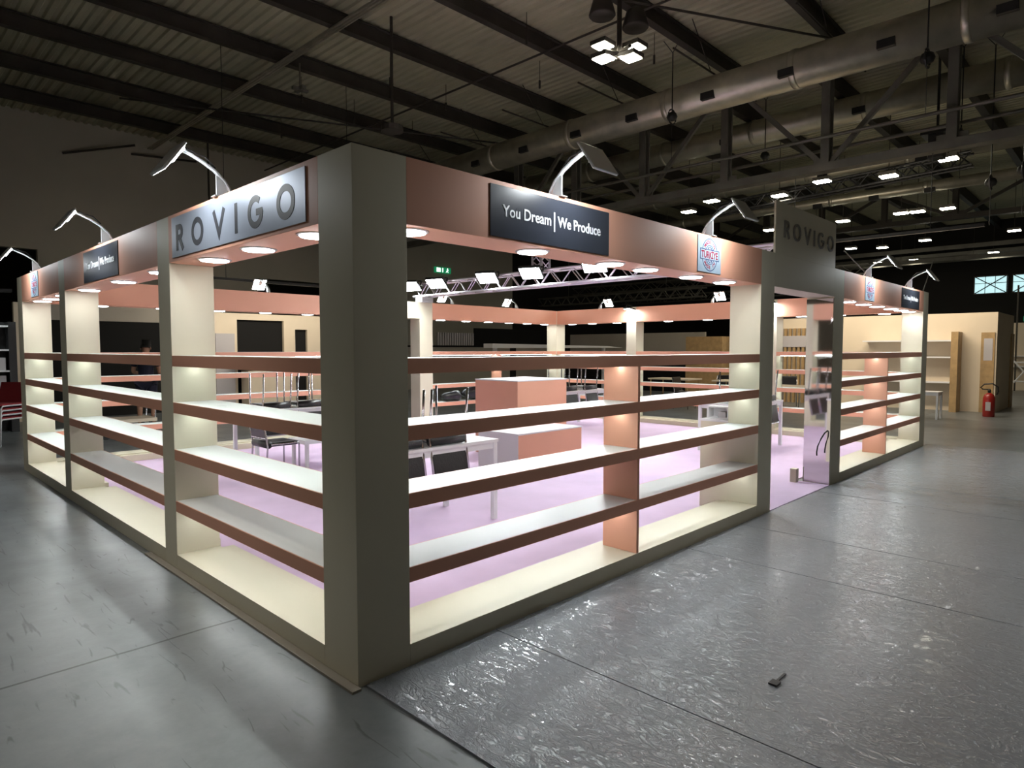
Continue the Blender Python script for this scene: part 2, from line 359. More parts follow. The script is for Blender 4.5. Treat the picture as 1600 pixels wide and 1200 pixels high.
# conduit along Y with drop rods and sensors
root = empty('conduit_run', (6.15, -3, 8.56))
for dx in (-0.06, 0.02, 0.09):
    MB().tube([(6.15+dx, -4, 8.56), (6.15+dx, 22.6, 8.56)], 0.028, 6).build('conduit', M_DUCT, root, off=(6.15, -3, 8.56))
tag(root, 'run of grey conduits crossing the roof beams at upper left', 'conduit')
for i, (x, y, z0, z1) in enumerate(((7.23, 9.8, 6.6, 9.0), (7.5, 21.0, 5.6, 9.0))):
    o = MB().tube([(x, y, z0), (x, y, z1)], 0.035, 8).tube([(x, y, z0), (x, y, z0-0.12)], 0.25, 14).build('hanging_pole', M_STEEL, off=(x, y, z0))
    tag(o, ['dark pole with round foot hanging from the roof above the corner pillar', 'thin dark pole hanging in front of the left hall wall'][i], 'pole')
o = MB().tube([(6.5, 12.6, 8.0), (6.5, 12.6, 8.6)], 0.02).box(6.3, 6.7, 12.55, 12.65, 7.93, 8.0).box(6.45, 6.55, 12.4, 12.8, 7.93, 8.02).build('ceiling_sensor', M_STEELG, off=(6.5, 12.6, 8.0))
tag(o, 'small grey sensor bracket hanging under the conduit run', 'sensor')
for i in range(9):
    x, y = [(11.2, 8.9), (9.2, 7.5), (8.4, 11.5), (10.5, 11.8), (9.3, 14.6), (7.4, 14.2), (11.6, 14.8), (8.4, 17.4), (12.0, 6.0)][i]
    o = MB().tube([(x, y, 8.4), (x, y, 9)], 0.008, 5).tube([(x, y, 8.3), (x, y, 8.5)], 0.028, 6).build('hanging_hook', M_STEEL, off=(x, y, 8.3))
    tag(o, 'short dark hook hanging on a wire from the roof sheets', 'hook', 'small hooks hanging from the roof')
# brackets on the left wall
for i, (x, y0) in enumerate(((3.6, 0), (5.6, 1), (9.6, 0), (12.4, 1))):
    o = MB().bar((x, 22.75, 7.9 if y0 == 0 else 8.3), (x+2.0, 22.3, 8.5 if y0 == 0 else 8.35), 0.06).build('wall_strut', M_STEEL, off=(x, 22.75, 8))
    tag(o, 'thin dark strut at the top of the grey left wall, %s from the left' % ORD[i], 'strut')

# ducts
def duct(x, z, r, y0, y1, diff, lab, mt=M_DUCT):
    root = empty('air_duct', (x, y0, z)); o = (x, y0, z)
    pts, rad = [], []
    y = y0
    body = MB()
    body.tube([(x, y0, z), (x, y1, z)], r, 28)
    body.build('duct_tube', mt, root, smooth=True, off=o)
    y = y0+1.4
    while y < y1:
        MB().tube([(x, y-0.07, z), (x, y-0.04, z), (x, y+0.04, z), (x, y+0.07, z)], [r+0.002, r+0.02, r+0.02, r+0.002], 28).build('duct_band', mt, root, smooth=True, off=o)
        y += 3.1
    for d in diff:
        MB().box(x-r-0.03, x-r+0.12, d-0.16, d+0.16, z-0.24, z-0.08).build('air_outlet', M_BLACKP, root, off=o)
    return tag(root, lab, 'duct')
duct(13.1, 7.66, 0.40, -4.5, 22.5, [-0.63, 1.26, 3.19, 5.0, 7.1, 8.93, 10.9, 13], 'long silver round air duct with black outlets above the stand, nearest to camera')
duct(18.0, 8.15, 0.36, -4.5, 22.5, [-0.6, 3.2, 7], 'second silver air duct just behind the lattice girder')
duct(24.8, 7.2, 0.19, -4.5, 22.5, [6.65, 4.7, 2.96], 'thin pale air duct low in the distance behind the entrance panel')
duct(22.4, 7.7, 0.25, -4.5, 22.5, [5.65, 2.7], 'dull grey air duct between the second silver duct and the thin pale one')
# chain hoists
def hoist(x, y, z, top, lab):
    root = empty('chain_hoist', (x, y, z))
    MB().lathe([(0.02, -0.1), (0.1, -0.07), (0.13, 0), (0.1, 0.08), (0.03, 0.12)], n=14).build('hoist_body', M_BLACKP, root, smooth=True)
    MB().tube([(math.cos(t)*0.17, 0, math.sin(t)*0.17) for t in [2*PI*k/16 for k in range(16)]], 0.02, 6, closed=True).build('hoist_ring', M_BLACKP, root)
    MB().tube([(0, 0, 0.1), (0, 0, top-z-0.35)], 0.015, 5).tube([(0, 0, top-z-0.35), (0, -0.25, top-z)], 0.01, 5).tube([(0, 0, top-z-0.35), (0, 0.25, top-z)], 0.01, 5).build('chain', M_BLACKP, root)
    MB().tube([(0, 0, -0.1), (0, 0, -1.0)], 0.006, 5).build('hanging_cable', M_BLACKP, root)
    tag(root, lab, 'chain hoist', 'chain hoists hanging from the roof')
hoist(12.5, 5.8, 7.15, 9.0, 'black chain hoist hanging from the silver duct above the tall entrance panel')
hoist(12.45, 0.5, 6.9, 9.0, 'black chain hoist hanging from the silver duct at upper right')
hoist(17, 0.75, 6.62, 9.0, 'black chain hoist behind the girder, at the right edge')
hoist(17, 5.45, 7.1, 9.0, 'black chain hoist behind the girder over the entrance panel')
hoist(17.4, 0.2, 5.5, 9.0, 'black chain hoist hanging lowest at the right')
hoist(17, -0.45, 5.6, 9.0, 'small black chain hoist at the right edge beside the lowest one')
o = MB().box(16.9, 17.3, 1.1, 1.4, 6.2, 6.75).tube([(17.1, 1.25, 6.75), (17.1, 1.25, 9.0)], 0.03).box(16.8, 17.4, 0.95, 1.55, 6.75, 6.85).build('moving_head_light', M_BLACKP, off=(17, 1.25, 6.2))
tag(o, 'black boxy stage light hanging below the girder near the brightest hall lamp', 'stage light')

# hall lamps
def hall_lamp(x, y, z, lab, s=0.36):
    root = empty('hall_lamp', (x, y, z))
    MB().box(-s*0.5, s*0.5, -s*0.62, s*0.62, 0.02, 0.12).build('lamp_housing', M_STEELG, root)
    MB().box(-s*0.46, s*0.46, -s*0.58, s*0.58, -0.005, 0.02).build('lamp_glass', M_HALL, root)
    MB().tube([(0, 0, 0.12), (0, 0, 9.0-z)], 0.012, 5).build('lamp_stem', M_STEEL, root)
    tag(root, lab, 'hall lamp', 'hall lamps over the far aisles')
HL = [(18.6, 1.3), (18.7, 4.45), (19.4, 2.88), (19.6, 6.07), (18.8, 8.0), (19.8, 9.4), (25.5, 6.0), (25.4, 4.0), (25.5, 3.5), (25.6, 2.6), (25.4, 8.8), (32.8, 4.8), (33.1, 8.0), (33.8, 6.8), (32.6, 1.55), (39.9, 6.8), (39.5, 3.2), (40.5, 4.2), (39.8, 8.6), (40.5, 7.6)]
rows = ['nearest', 'second', 'third', 'farthest']
cnt = {}
for x, y in sorted(HL, key=lambda p: (round(p[0]/7), p[1])):
    rr = 0 if x < 22 else 1 if x < 30 else 2 if x < 36 else 3
    cnt[rr] = cnt.get(rr, -1)+1
    hall_lamp(x, y, 6.5, 'bright hanging hall lamp in the %s row, %s from the right' % (rows[rr], ORD[cnt[rr]]), 0.36)
# four-lamp cluster
root = empty('flood_lamp_cluster', (8.62, 4.62, 6.93)); root.scale = (1.3, 1.3, 1.1)
MB().tube([(0, 0, 0), (0, 0, 1.88)], 0.035, 8).tube([(-0.25, 0.1, 0.1), (0.25, -0.1, 0.1)], 0.03, 6).tube([(0.1, 0.25, 0.1), (-0.1, -0.25, 0.1)], 0.03, 6).build('mast', M_STEEL, root)
for dx, dy, hz in ((-0.20, 0.14, 0.22), (0.16, -0.16, 0.22), (-0.24, 0.1, -0.02), (-0.0, -0.2, -0.02)):
    hd = MB().box(dx-0.13, dx+0.13, dy-0.13, dy+0.13, hz-0.02, hz+0.05).build('lamp_head', M_STEEL, root)
    MB().box(dx-0.11, dx+0.11, dy-0.11, dy+0.11, hz-0.035, hz-0.02).build('lamp_glass', M_HALL, hd)
for dx, dy, hz in ((-0.22, 0.14, 0.66), (0.16, -0.16, 0.5)):
    MB().lathe([(0.17, 0), (0.19, 0.03), (0.13, 0.28), (0.05, 0.36)], (dx, dy, hz), 16).build('bell_shade', M_STEEL, root, smooth=True)
tag(root, 'cluster of four lit floodlights and two dark bell shades hanging from the roof', 'lamp cluster')
area('cluster_light', (8.5, 4.7, 6.9), (0, 0, -1), 0.5, 0.5, 250, (1, 0.93, 0.78))
# dark lattice lighting truss
def truss_mesh(mb, p0, p1, w_, n, r=0.02, rb=0.011, tri=False):
    p0 = Vector(p0); p1 = Vector(p1); d = (p1-p0).normalized(); a = d.cross(Vector((0, 0, 1)))
    if a.length < 0.1: a = Vector((1, 0, 0))
    a.normalize(); b = a.cross(d).normalized()
    cs = [(-1, -1), (1, -1), (1, 1), (-1, 1)]
    C = [[q+a*sx*w_/2+b*sz*w_/2 for q in (p0, p1)] for sx, sz in cs]
    for c in C: mb.tube(c, r, 6)
    L = (p1-p0).length
    for f in range(4):
        A, B = C[f], C[(f+1) % 4]
        for i in range(n):
            t0, t1 = i/n, (i+1)/n
            s, e = (A, B) if i % 2 == 0 else (B, A)
            mb.tube([s[0].lerp(s[1], t0), e[0].lerp(e[1], t1)], rb, 4, cap=False)
    return mb
o = truss_mesh(MB(), (20, 1.0, 6.75), (20, 8.5, 6.45), 0.35, 24, 0.035, 0.02).build('lighting_truss', M_BLACKP, off=(20, 1, 6.6))
tag(o, 'dark lattice lighting truss hanging among the nearest hall lamps', 'truss')
for i, (x, y0, y1, z) in enumerate(((29, 6, 22, 5.0), (26, 12, 22, 4.2), (34, 8, 22, 4.7))):
    o = truss_mesh(MB(), (x, y0, z), (x, y1, z), 0.4, 30, 0.035, 0.02).tube([(x, y0+2, z), (x, y0+2, 8.97)], 0.01, 5).tube([(x, y1-2, z), (x, y1-2, 8.97)], 0.01, 5).build('lighting_truss', M_STEELG, off=(x, y0, z))
    tag(o, ['dark far truss hanging low beyond the stand, farther right', 'dark truss hanging beyond the back wall of the stand, lowest', 'faint truss in the dark hall, farthest away'][i], 'truss')
for i, z in enumerate((6.5, 6.2, 6.35, 6.9)):
    x = 36+i*2
    o = MB().bar((x, -8, z), (x, 22, z), 0.12, 0.2).build('roof_pipe', M_STEELG, off=(x, -8, z))
    tag(o, 'grey horizontal pipe in the dark far hall, %s from the camera' % ORD[i], 'pipe', 'pipes in the far hall')

# ---------------------------------------------------------------- carpet and film
o = MB().box(0.402, 10.348, 0.402, 7.548, 0.0, 0.012).box(4.632, 6.298, 0.0, 0.4019, 0.0, 0.012).box(4.632, 6.298, 7.5481, 7.95, 0.0, 0.012).build('carpet', M_CARPET, off=(5, 4, 0)); tag(o, 'lavender pink carpet covering the floor inside the stand', 'carpet')
ed = [0.03, 0.88, 2.98, 3.95, 5.85, 6.85, 8.9, 10.9]
for i in range(len(ed)-1):
    a, b = ed[i], ed[i+1]
    nx, ny = 2, 12
    fm = MB().box(a+0.004, b-0.004, -6.0, -0.012, 0.0, 0.010)
    o = fm.build('film_covered_carpet_strip', M_FILM, off=(a, -3, 0))
    tag(o, 'grey carpet strip under wrinkled shiny plastic film, %s strip from the corner pillar' % ORD[i], 'floor covering', 'film covered strips along the right front')
o = MB().box(-0.05, -0.003, -0.03, 2.9, 0, 0.012).build('floor_edge_trim', M_PLY, off=(0, 1, 0)); tag(o, 'thin pale trim strip on the concrete along the foot of the left shelf front', 'trim strip')
o = MB().box(1.35, 1.40, -1.40, -1.36, 0.011, 0.02).box(1.38, 1.5, -1.385, -1.375, 0.011, 0.017).build('debris_scrap', M_BLACKP, off=(1.4, -1.4, 0.01)); tag(o, 'small dark scrap lying on the plastic film in the foreground', 'scrap')

# ---------------------------------------------------------------- the stand
H = 2.5; HB = 2.18; D = 0.30
SH = [0.50, 0.87, 1.205, 1.535]; TH = 0.076
MAPS = {'R': lambda v: Vector((v.x, v.y, v.z)), 'L': lambda v: Vector((v.y, v.x, v.z)),
        'B': lambda v: Vector((v.x, 7.95-v.y, v.z)), 'E': lambda v: Vector((10.75-v.y, v.x, v.z))}
WN = {'R': 'right front', 'L': 'left front', 'B': 'back left', 'E': 'back right'}
def post(wn, u0, u1, lab, z1=H):
    f = MAPS[wn]; c = f(Vector(((u0+u1)/2, D/2, 0)))
    o = MB(f).box(u0, u1, 0, D, 0, z1).build('pillar', M_WHITE, off=c, bevel=0.0015)
    tag(o, lab, 'pillar', 'square white pillars of the stand')
def header(wn, u0, u1, lights, lab):
    f = MAPS[wn]; c = f(Vector(((u0+u1)/2, D/2, HB))); root = empty('header_beam', c)
    MB(f).box(u0, u1, 0.0, D, HB, H).build('fascia', M_SALMON, root, off=c, bevel=0.0015)
    for u in lights:
        q = f(Vector((u, D/2, HB)))
        d = MB().lathe([(0.106, 0), (0.106, -0.004), (0.098, -0.008), (0.09, -0.008)], q, 28).build('downlight', M_SILVER, root, smooth=False, off=c)
        MB().lathe([(0.092, -0.006), (0.088, -0.012), (0.02, -0.0125)], q, 28).build('diffuser', M_DOWN, d, off=c)
    tag(root, lab, 'header beam', 'salmon header beams of the stand')
def shelves(wn, u0, u1, div, lab, allon=False):
    f = MAPS[wn]; c = f(Vector(((u0+u1)/2, D/2, 0))); root = empty('shelf_unit', c)
    g = 0.0008
    MB(f).box(u0+g, u1-g, 0, 0.30, 0, 0.112).box(u0+(0.101 if wn in 'LE' and u0 == 0.30 else g), u1-(0.101 if wn in 'LE' and u1 == 7.65 else g), 0.30, 0.40, 0, 0.098).build('base', M_WHITE, root, off=c, bevel=0.0015)
    for z in SH:
        s = MB(f).box(u0+g, u1-g, 0.008, D-0.008, z-TH, z).build('shelf', M_SHELF, root, off=c)
        for a, b in ((0.001, 0.008), (D-0.008, D-0.001)):
            MB(f).box(u0+g, u1-g, a, b, z-TH, z-0.001).build('edge_strip', M_SALMON, s, label='salmon edge strip', off=c)
        k = SH.index(z); lit = M_LEDW if k == 0 else M_LEDC if (k > 1 or allon) else M_LEDO
        MB(f).box(u0+0.03, u1-0.03, 0.144, 0.156, z-TH-0.005, z-TH-0.0005).build('led_strip', lit, s, label='thin light strip under the shelf', off=c)
    if div:
        d = MB(f)
        zz = [0.112]+[q for z in SH for q in (z-TH, z)][:-1]
        for k in range(0, len(zz), 2): d.box(div-0.014, div+0.014, 0.002, D-0.002, zz[k]+0.001, zz[k+1]-0.001)
        d.build('divider', M_SALMON, root, label='salmon upright divider', off=c)
    tag(root, lab, 'shelf unit', 'open shelf units of the stand')

post('R', 0, 0.30, 'tall square corner pillar of the stand, nearest to the camera')
post('R', 4.33, 4.63, 'pillar at the left side of the entrance')
post('R', 6.30, 6.63, 'pillar at the right side of the entrance, carrying the mirror')
post('R', 10.43, 10.75, 'pillar at the far right corner of the stand')
post('L', 2.34, 2.58, 'first pillar left of the corner pillar on the left front')
post('L', 5.40, 5.65, 'second pillar left of the corner pillar on the left front')
post('L', 7.65, 7.95, 'leftmost pillar at the far left corner of the stand')
post('B', 4.33, 4.63, 'pillar in the back left wall, hidden mostly behind the corner pillar')
post('B', 6.30, 6.62, 'lavender-lit white pillar in the back wall, just right of the corner pillar')
post('B', 10.43, 10.75, 'pillar at the far inner corner of the stand behind the salmon podium')
post('E', 2.34, 2.58, 'brightly lit pillar of the back right wall seen through the entrance')
post('E', 5.40, 5.65, 'brightly lit white pillar of the back right wall seen through the shelves')
header('R', 0.30, 4.33, [0.42, 1.36, 2.17, 2.62, 3.30, 3.90], 'salmon header beam over the right front shelves with slogan sign and round emblem')
header('R', 6.63, 10.43, [7.25, 7.9, 8.5, 9.2, 9.75, 10.2], 'salmon header beam right of the entrance')
header('L', 0.30, 2.34, [0.58, 1.27, 1.93], 'salmon header beam with the silver name sign, left of the corner pillar')
header('L', 2.58, 5.40, [2.95, 3.95, 5.1], 'salmon header beam on the left front, with dark slogan sign')
header('L', 5.65, 7.65, [6.1, 6.75, 7.3], 'leftmost salmon header beam on the left front, with small emblem')
header('B', 0.30, 4.33, [0.9, 1.7, 2.5, 3.25, 4.0], 'inner salmon header beam of the back left wall, left half')
header('B', 6.62, 10.43, [6.95, 7.65, 8.3, 8.95, 9.55, 10.15], 'inner salmon header beam of the back left wall, right half')
header('E', 0.30, 2.34, [0.6, 1.3, 1.95], 'inner salmon header beam of the back right wall, near the front')
header('E', 2.58, 5.40, [3.0, 3.8, 4.7], 'inner salmon header beam of the back right wall, middle')
header('E', 5.65, 7.65, [6.0, 6.7, 7.3], 'inner salmon header beam of the back right wall, at the far corner')
shelves('R', 0.30, 4.33, 2.325, 'large open shelf unit right of the corner pillar')
shelves('R', 6.63, 10.43, 8.55, 'open shelf unit right of the entrance', True)
shelves('L', 0.30, 2.34, None, 'open shelf unit left of the corner pillar under the silver name sign')
shelves('L', 2.58, 5.40, None, 'middle open shelf unit on the left front')
shelves('L', 5.65, 7.65, None, 'leftmost open shelf unit on the left front', True)
shelves('B', 0.30, 4.33, None, 'open shelf unit in the back left wall, seen through the left front', True)
shelves('B', 6.62, 10.43, 8.55, 'open shelf unit in the back left wall behind the salmon podium', True)
shelves('E', 0.30, 2.34, None, 'open shelf unit in the back right wall, next to the far right corner', True)
shelves('E', 2.58, 5.40, None, 'open shelf unit in the middle of the back right wall', True)
shelves('E', 5.65, 7.65, None, 'open shelf unit in the back right wall at the far inner corner', True)
# tall entrance panels
for wn, lab in (('R', 'tall plain panel over the entrance, rising above the salmon headers'), ('B', 'plain white panel over the opening in the back wall')):
    f = MAPS[wn]; c = f(Vector((5.46, D/2, HB)))
    o = MB(f).box(4.63, 6.30, 0, D, HB, H).box(4.63, 6.30, 0, 0.02, H, 3.0 if wn == 'R' else H+0.001).build('entrance_panel', M_WHITE, off=c, bevel=0.0015)
    tag(o, lab, 'header panel')

# ---------------------------------------------------------------- letters and signs
def frame(wn, u, z):
    """matrix for a flat thing on the outer face: local x to the reader's right, y up, z out"""
    if wn == 'R': return Matrix(((1, 0, 0, u), (0, 0, -1, 0), (0, 1, 0, z), (0, 0, 0, 1)))
    return Matrix(((0, 0, -1, 0), (-1, 0, 0, u), (0, 1, 0, z), (0, 0, 0, 1)))
def text_obj(name, s, size, material, parent, x, y, z, ext=0.0015, width=None, rot=0.0, bold=0.0, align='CENTER'):
    c = bpy.data.curves.new(name, 'FONT'); c.body = s; c.size = size; c.extrude = ext; c.align_x = align; c.align_y = 'CENTER'; c.offset = bold
    c.resolution_u = 4
    t = bpy.data.objects.new(name+'_curve', c); COL.objects.link(t)
    bpy.context.view_layer.update()
    me = bpy.data.meshes.new_from_object(t.evaluated_get(bpy.context.evaluated_depsgraph_get()))
    bpy.data.objects.remove(t)
    if width:
        xs = [v.co.x for v in me.vertices]; w0 = max(xs)-min(xs)
        for v in me.vertices: v.co.x *= width/w0
    R = Matrix.Translation((x, y, z)) @ Matrix.Rotation(rot, 4, 'Z')
    me.transform(R)
    me.materials.clear(); me.materials.append(material)
    o = bpy.data.objects.new(name, me); COL.objects.link(o); o.parent = parent
    return o
def stroke(mb, pts, w_, z0, z1, closed=False):
    """flat thick polyline in the xy plane with mitred joints"""
    P = [Vector((p[0], p[1])) for p in pts]; n = len(P); off = []
    for i in range(n):
        a = P[i-1] if (closed or i > 0) else None; b = P[(i+1) % n] if (closed or i < n-1) else None
        d1 = (P[i]-a).normalized() if a is not None else None; d2 = (b-P[i]).normalized() if b is not None else None
        if d1 is None: d1 = d2
        if d2 is None: d2 = d1
        n1 = Vector((-d1.y, d1.x)); n2 = Vector((-d2.y, d2.x)); nn = (n1+n2)
        nn = nn.normalized() if nn.length > 1e-5 else n1
        off.append(nn*(w_/2/max(0.45, nn.dot(n1))))
    ring = [[mb.v(P[i].x+s*off[i].x, P[i].y+s*off[i].y, z) for s, z in ((1, z1), (-1, z1), (-1, z0), (1, z0))] for i in range(n)]
    for i in range(n if closed else n-1):
        A, B = ring[i], ring[(i+1) % n]
        for k in range(4): mb.bm.faces.new((A[k], A[(k+1) % 4], B[(k+1) % 4], B[k]))
    if not closed: mb.bm.faces.new(ring[0]); mb.bm.faces.new(ring[-1][::-1])
def arc(cx, cy, rx, ry, a0, a1, n=24): return [(cx+rx*math.cos(math.radians(a0+(a1-a0)*i/n)), cy+ry*math.sin(math.radians(a0+(a1-a0)*i/n))) for i in range(n+1)]
def name_letters(parent, x0, x1, h, cy, w_, z0, z1, material):
    """six spaced capitals R O V I G O"""
    W_ = x1-x0; u = h
    adv = [(0.72*u, 'R'), (1.14*u, 'O'), (1.02*u, 'V'), (0.0*u, 'I'), (1.1*u, 'G'), (1.14*u, 'O')]
    gap = (W_-sum(a for a, _ in adv))/5.0
    x = x0; t = w_/2; b0, b1 = cy-h/2, cy+h/2
    for a, ch in adv:
        mb = MB()
        if ch == 'R':
            stroke(mb, [(x+t, b0), (x+t, b1-t), (x+a*0.55, b1-t)]+arc(x+a*0.58, b1-t-h*0.2, h*0.2+0.0, h*0.2, 90, -90, 12)+[(x+t*1.5, b1-t-h*0.4)], w_, z0, z1)
            stroke(mb, [(x+a*0.5, b1-t-h*0.40), (x+a, b0)], w_, z0, z1)
        elif ch == 'O':
            stroke(mb, arc(x+a/2, cy, a/2-t, h/2-t+0.004, 0, 360, 40)[:-1], w_, z0, z1, True)
        elif ch == 'V':
            stroke(mb, [(x+t*0.6, b1), (x+a/2, b0+t*1.4), (x+a-t*0.6, b1)], w_, z0, z1)
        elif ch == 'I':
            stroke(mb, [(x+t*0, b0), (x+t*0, b1)], w_, z0, z1)
        elif ch == 'G':
            stroke(mb, arc(x+a/2, cy, a/2-t, h/2-t+0.004, 48, 352, 34)+[(x+a-t*1.2, cy-h*0.02), (x+a*0.55, cy-h*0.02)], w_, z0, z1)
        mb.build('letter', material, parent)
        x += a+gap
def sign(name, wn, u0, u1, z0, z1, material, lab, th=0.006):
    uc = (u0+u1)/2; zc = (z0+z1)/2; w_ = u1-u0; h = z1-z0
    root = empty(name); root.matrix_world = frame(wn, uc, zc)
    MB().box(-w_/2, w_/2, -h/2, h/2, 0.001, th).build('sign_panel', material, root, bevel=0.001)
    tag(root, lab, 'sign')
    return root
# silver name sign on the left front
s = sign('name_sign', 'L', 0.41, 2.26, 2.205, 2.475, M_SIGNS, 'silver sign with six large dark capital letters on the left front header')
name_letters(s, -0.84, 0.82, 0.172, -0.008, 0.036, 0.0058, 0.0075, M_LET)
# raised letters on the entrance panel
root = empty('raised_lettering'); root.matrix_world = frame('R', 5.5, 2.75)
name_letters(root, -0.68, 0.70, 0.165, 0, 0.024, 0.001, 0.014, M_LETG)
tag(root, 'row of raised grey metal capital letters on the tall entrance panel', 'lettering')
def slogan(wn, u0, u1, lab):
    s = sign('slogan_sign', wn, u0, u1, 2.195, 2.475, M_SIGND, lab)
    w_ = u1-u0; k = w_/1.09
    text_obj('lettering', 'You Dream', 0.09, M_LETW, s, -0.245*k, 0.005, 0.0072, width=0.41*k, bold=0.0012)
    stroke_m = MB(); stroke(stroke_m, [(-0.012*k, -0.055), (-0.012*k, 0.06)], 0.01, 0.0058, 0.0085); stroke_m.build('divider_line', M_LETW, s)
    text_obj('lettering', 'We Produce', 0.09, M_LETW, s, 0.235*k, 0.005, 0.0072, width=0.43*k, bold=0.0012)
slogan('R', 0.853, 1.937, 'dark sign with white two-part slogan on the header right of the corner pillar')
slogan('L', 3.52, 4.60, 'dark sign with white two-part slogan on the left front header')
slogan('R', 9.12, 10.14, 'small-looking dark sign with white slogan at the far right end of the front')
def emblem(wn, u0, u1, lab):
    s = sign('emblem_sign', wn, u0, u1, 2.20, 2.485, M_SIGNW, lab, 0.006)
    mb = MB(); z0, z1 = 0.0058, 0.0072
    R_ = 0.128
    for rr, tt in ((R_, 0.006), (0.076, 0.005)):
        for a0, a1 in ((20, 160), (200, 340)):
            if rr < 0.1: a0 += 14; a1 -= 14
            stroke(mb, arc(0, 0, rr, rr, a0, a1, 30), tt, z0, z1)
    stroke(mb, [(-0.155, -0.04), (0.155, -0.04), (0.155, 0.04), (-0.155, 0.04)], 0.006, z0, z1, True)
    mb.build('emblem_ring', M_NAVY, s)
    text_obj('lettering', 'TÜRKİYE', 0.078, M_RED, s, 0, -0.004, z1-0.001, width=0.275, bold=0.002, ext=0.0006)
    st = 'MADE IN'
    for i, ch in enumerate(st):
        if ch == ' ': continue
        a = math.radians(138-96*i/6)
        text_obj('letter', ch, 0.04, M_RED, s, math.cos(a)*0.101, math.sin(a)*0.101, z1-0.001, rot=a-PI/2, bold=0.001, ext=0.0006)
        a = math.radians(222+96*i/6)
        text_obj('letter', ch, 0.04, M_RED, s, math.cos(a)*0.101, math.sin(a)*0.101, z1-0.001, rot=a+PI/2, bold=0.001, ext=0.0006)
    mb = MB()
    for sg in (1, -1):
        for dx in (-0.028, 0, 0.028):
            cx, cy = dx, sg*(0.06-abs(dx)*0.3)
            pts = [(cx+math.cos(math.radians(90+36*k))*(0.011 if k % 2 == 0 else 0.0045), cy+math.sin(math.radians(90+36*k))*(0.011 if k % 2 == 0 else 0.0045)) for k in range(10)]
            mb.prism(pts, 2, z0, z1)
    mb.build('star_mark', M_NAVY, s)
emblem('R', 3.125, 3.515, 'pale square sign with round red and navy emblem left of the entrance')
emblem('R', 7.41, 7.80, 'pale sign with round emblem right of the entrance')
emblem('L', 6.64, 7.04, 'pale sign with round emblem near the left end of the left front')

# ---------------------------------------------------------------- arm floodlights
def make_arm():
    root = empty('arm_floodlight')
    prof = [(0.10, 0.0), (0.085, 0.045), (0.05, 0.10), (-0.01, 0.155), (-0.08, 0.195), (-0.15, 0.225), (-0.20, 0.24)]
    mb = MB()
    for (a, b) in zip(prof, prof[1:]): mb.bar((0, a[0], a[1]), (0, b[0], b[1]), 0.03, 0.010)
    mb.build('curved_arm', M_SILVER, root)
    MB().prism([(0.05, 0.0), (0.075, 0.005), (0.055, 0.09), (0.0, 0.13), (0.0, 0.0)], 0, -0.006, 0.006).build('bracket_plate', M_SILVER, root)
    MB().box(-0.03, 0.03, -0.02, 0.11, 0.0, 0.006).build('foot_plate', M_SILVER, root)
    MB().prism([(-0.185, 0.25), (-0.225, 0.235), (-0.262, 0.165), (-0.245, 0.155), (-0.205, 0.215), (-0.18, 0.235)], 0, -0.03, 0.03).build('hinge', M_SILVER, root)
    hd = MB().prism([(-0.20, 0.255), (-0.215, 0.262), (-0.335, 0.095), (-0.32, 0.085)], 0, -0.115, 0.115).build('lamp_head', M_SILVER, root, bevel=0.004)
    MB().prism([(-0.208, 0.2385), (-0.2095, 0.2405), (-0.3165, 0.0915), (-0.315, 0.0895)], 0, -0.10, 0.10).build('lamp_glass', M_ARML, hd)
    MB().tube([(0, 0.0, 0.17), (0, -0.06, 0.225), (0, -0.12, 0.235), (0, -0.17, 0.255)], 0.005, 6).build('lamp_cable', M_BLACKP, root)
    return root
arm0 = make_arm(); used = False
ROT = {'R': 0, 'L': -PI/2, 'B': PI, 'E': PI/2}
ARMS = [('R', 1.46, 'over the dark slogan sign, right of the corner pillar'), ('R', 3.38, 'over the round emblem, left of the entrance'),
        ('R', 7.65, 'over the round emblem right of the entrance'), ('R', 9.68, 'over the far right slogan sign'),
        ('L', 1.50, 'over the silver name sign'), ('L', 4.0, 'over the slogan sign on the left front'), ('L', 6.95, 'at the left end of the left front'),
        ('B', 3.35, 'glaring on the back wall left of the corner pillar'), ('B', 7.35, 'on the back wall right of the corner pillar'), ('B', 9.3, 'glaring on the back wall over the salmon podium'),
        ('E', 6.55, 'glaring on the back right wall near the far inner corner'), ('E', 3.75, 'glaring on the back right wall near the entrance pillar')]
for wn, u, lab in ARMS:
    a = arm0 if not used else copy_tree(arm0); used = True
    p = MAPS[wn](Vector((u, 0, H))); a.location = p; a.rotation_euler = (0, 0, ROT[wn])
    tag(a, 'silver curved arm floodlight '+lab, 'floodlight', 'arm floodlights on top of the headers')
# thin antenna-like rods on the header right of the entrance
for i, (x, t) in enumerate(((8.9, (8.5, 0.6, 3.0)), (10.75, (11.0, 0.0, 3.05)))):
    o = MB().tube([(x, 0.25, 2.5 if i == 0 else 1.9), t], 0.008, 6).build('thin_rod', M_STEELG, off=(x, 0.25, 2.4))
    tag(o, ['thin grey rod leaning behind the header right of the entrance', 'thin grey rod leaning at the far right corner pillar'][i], 'rod')

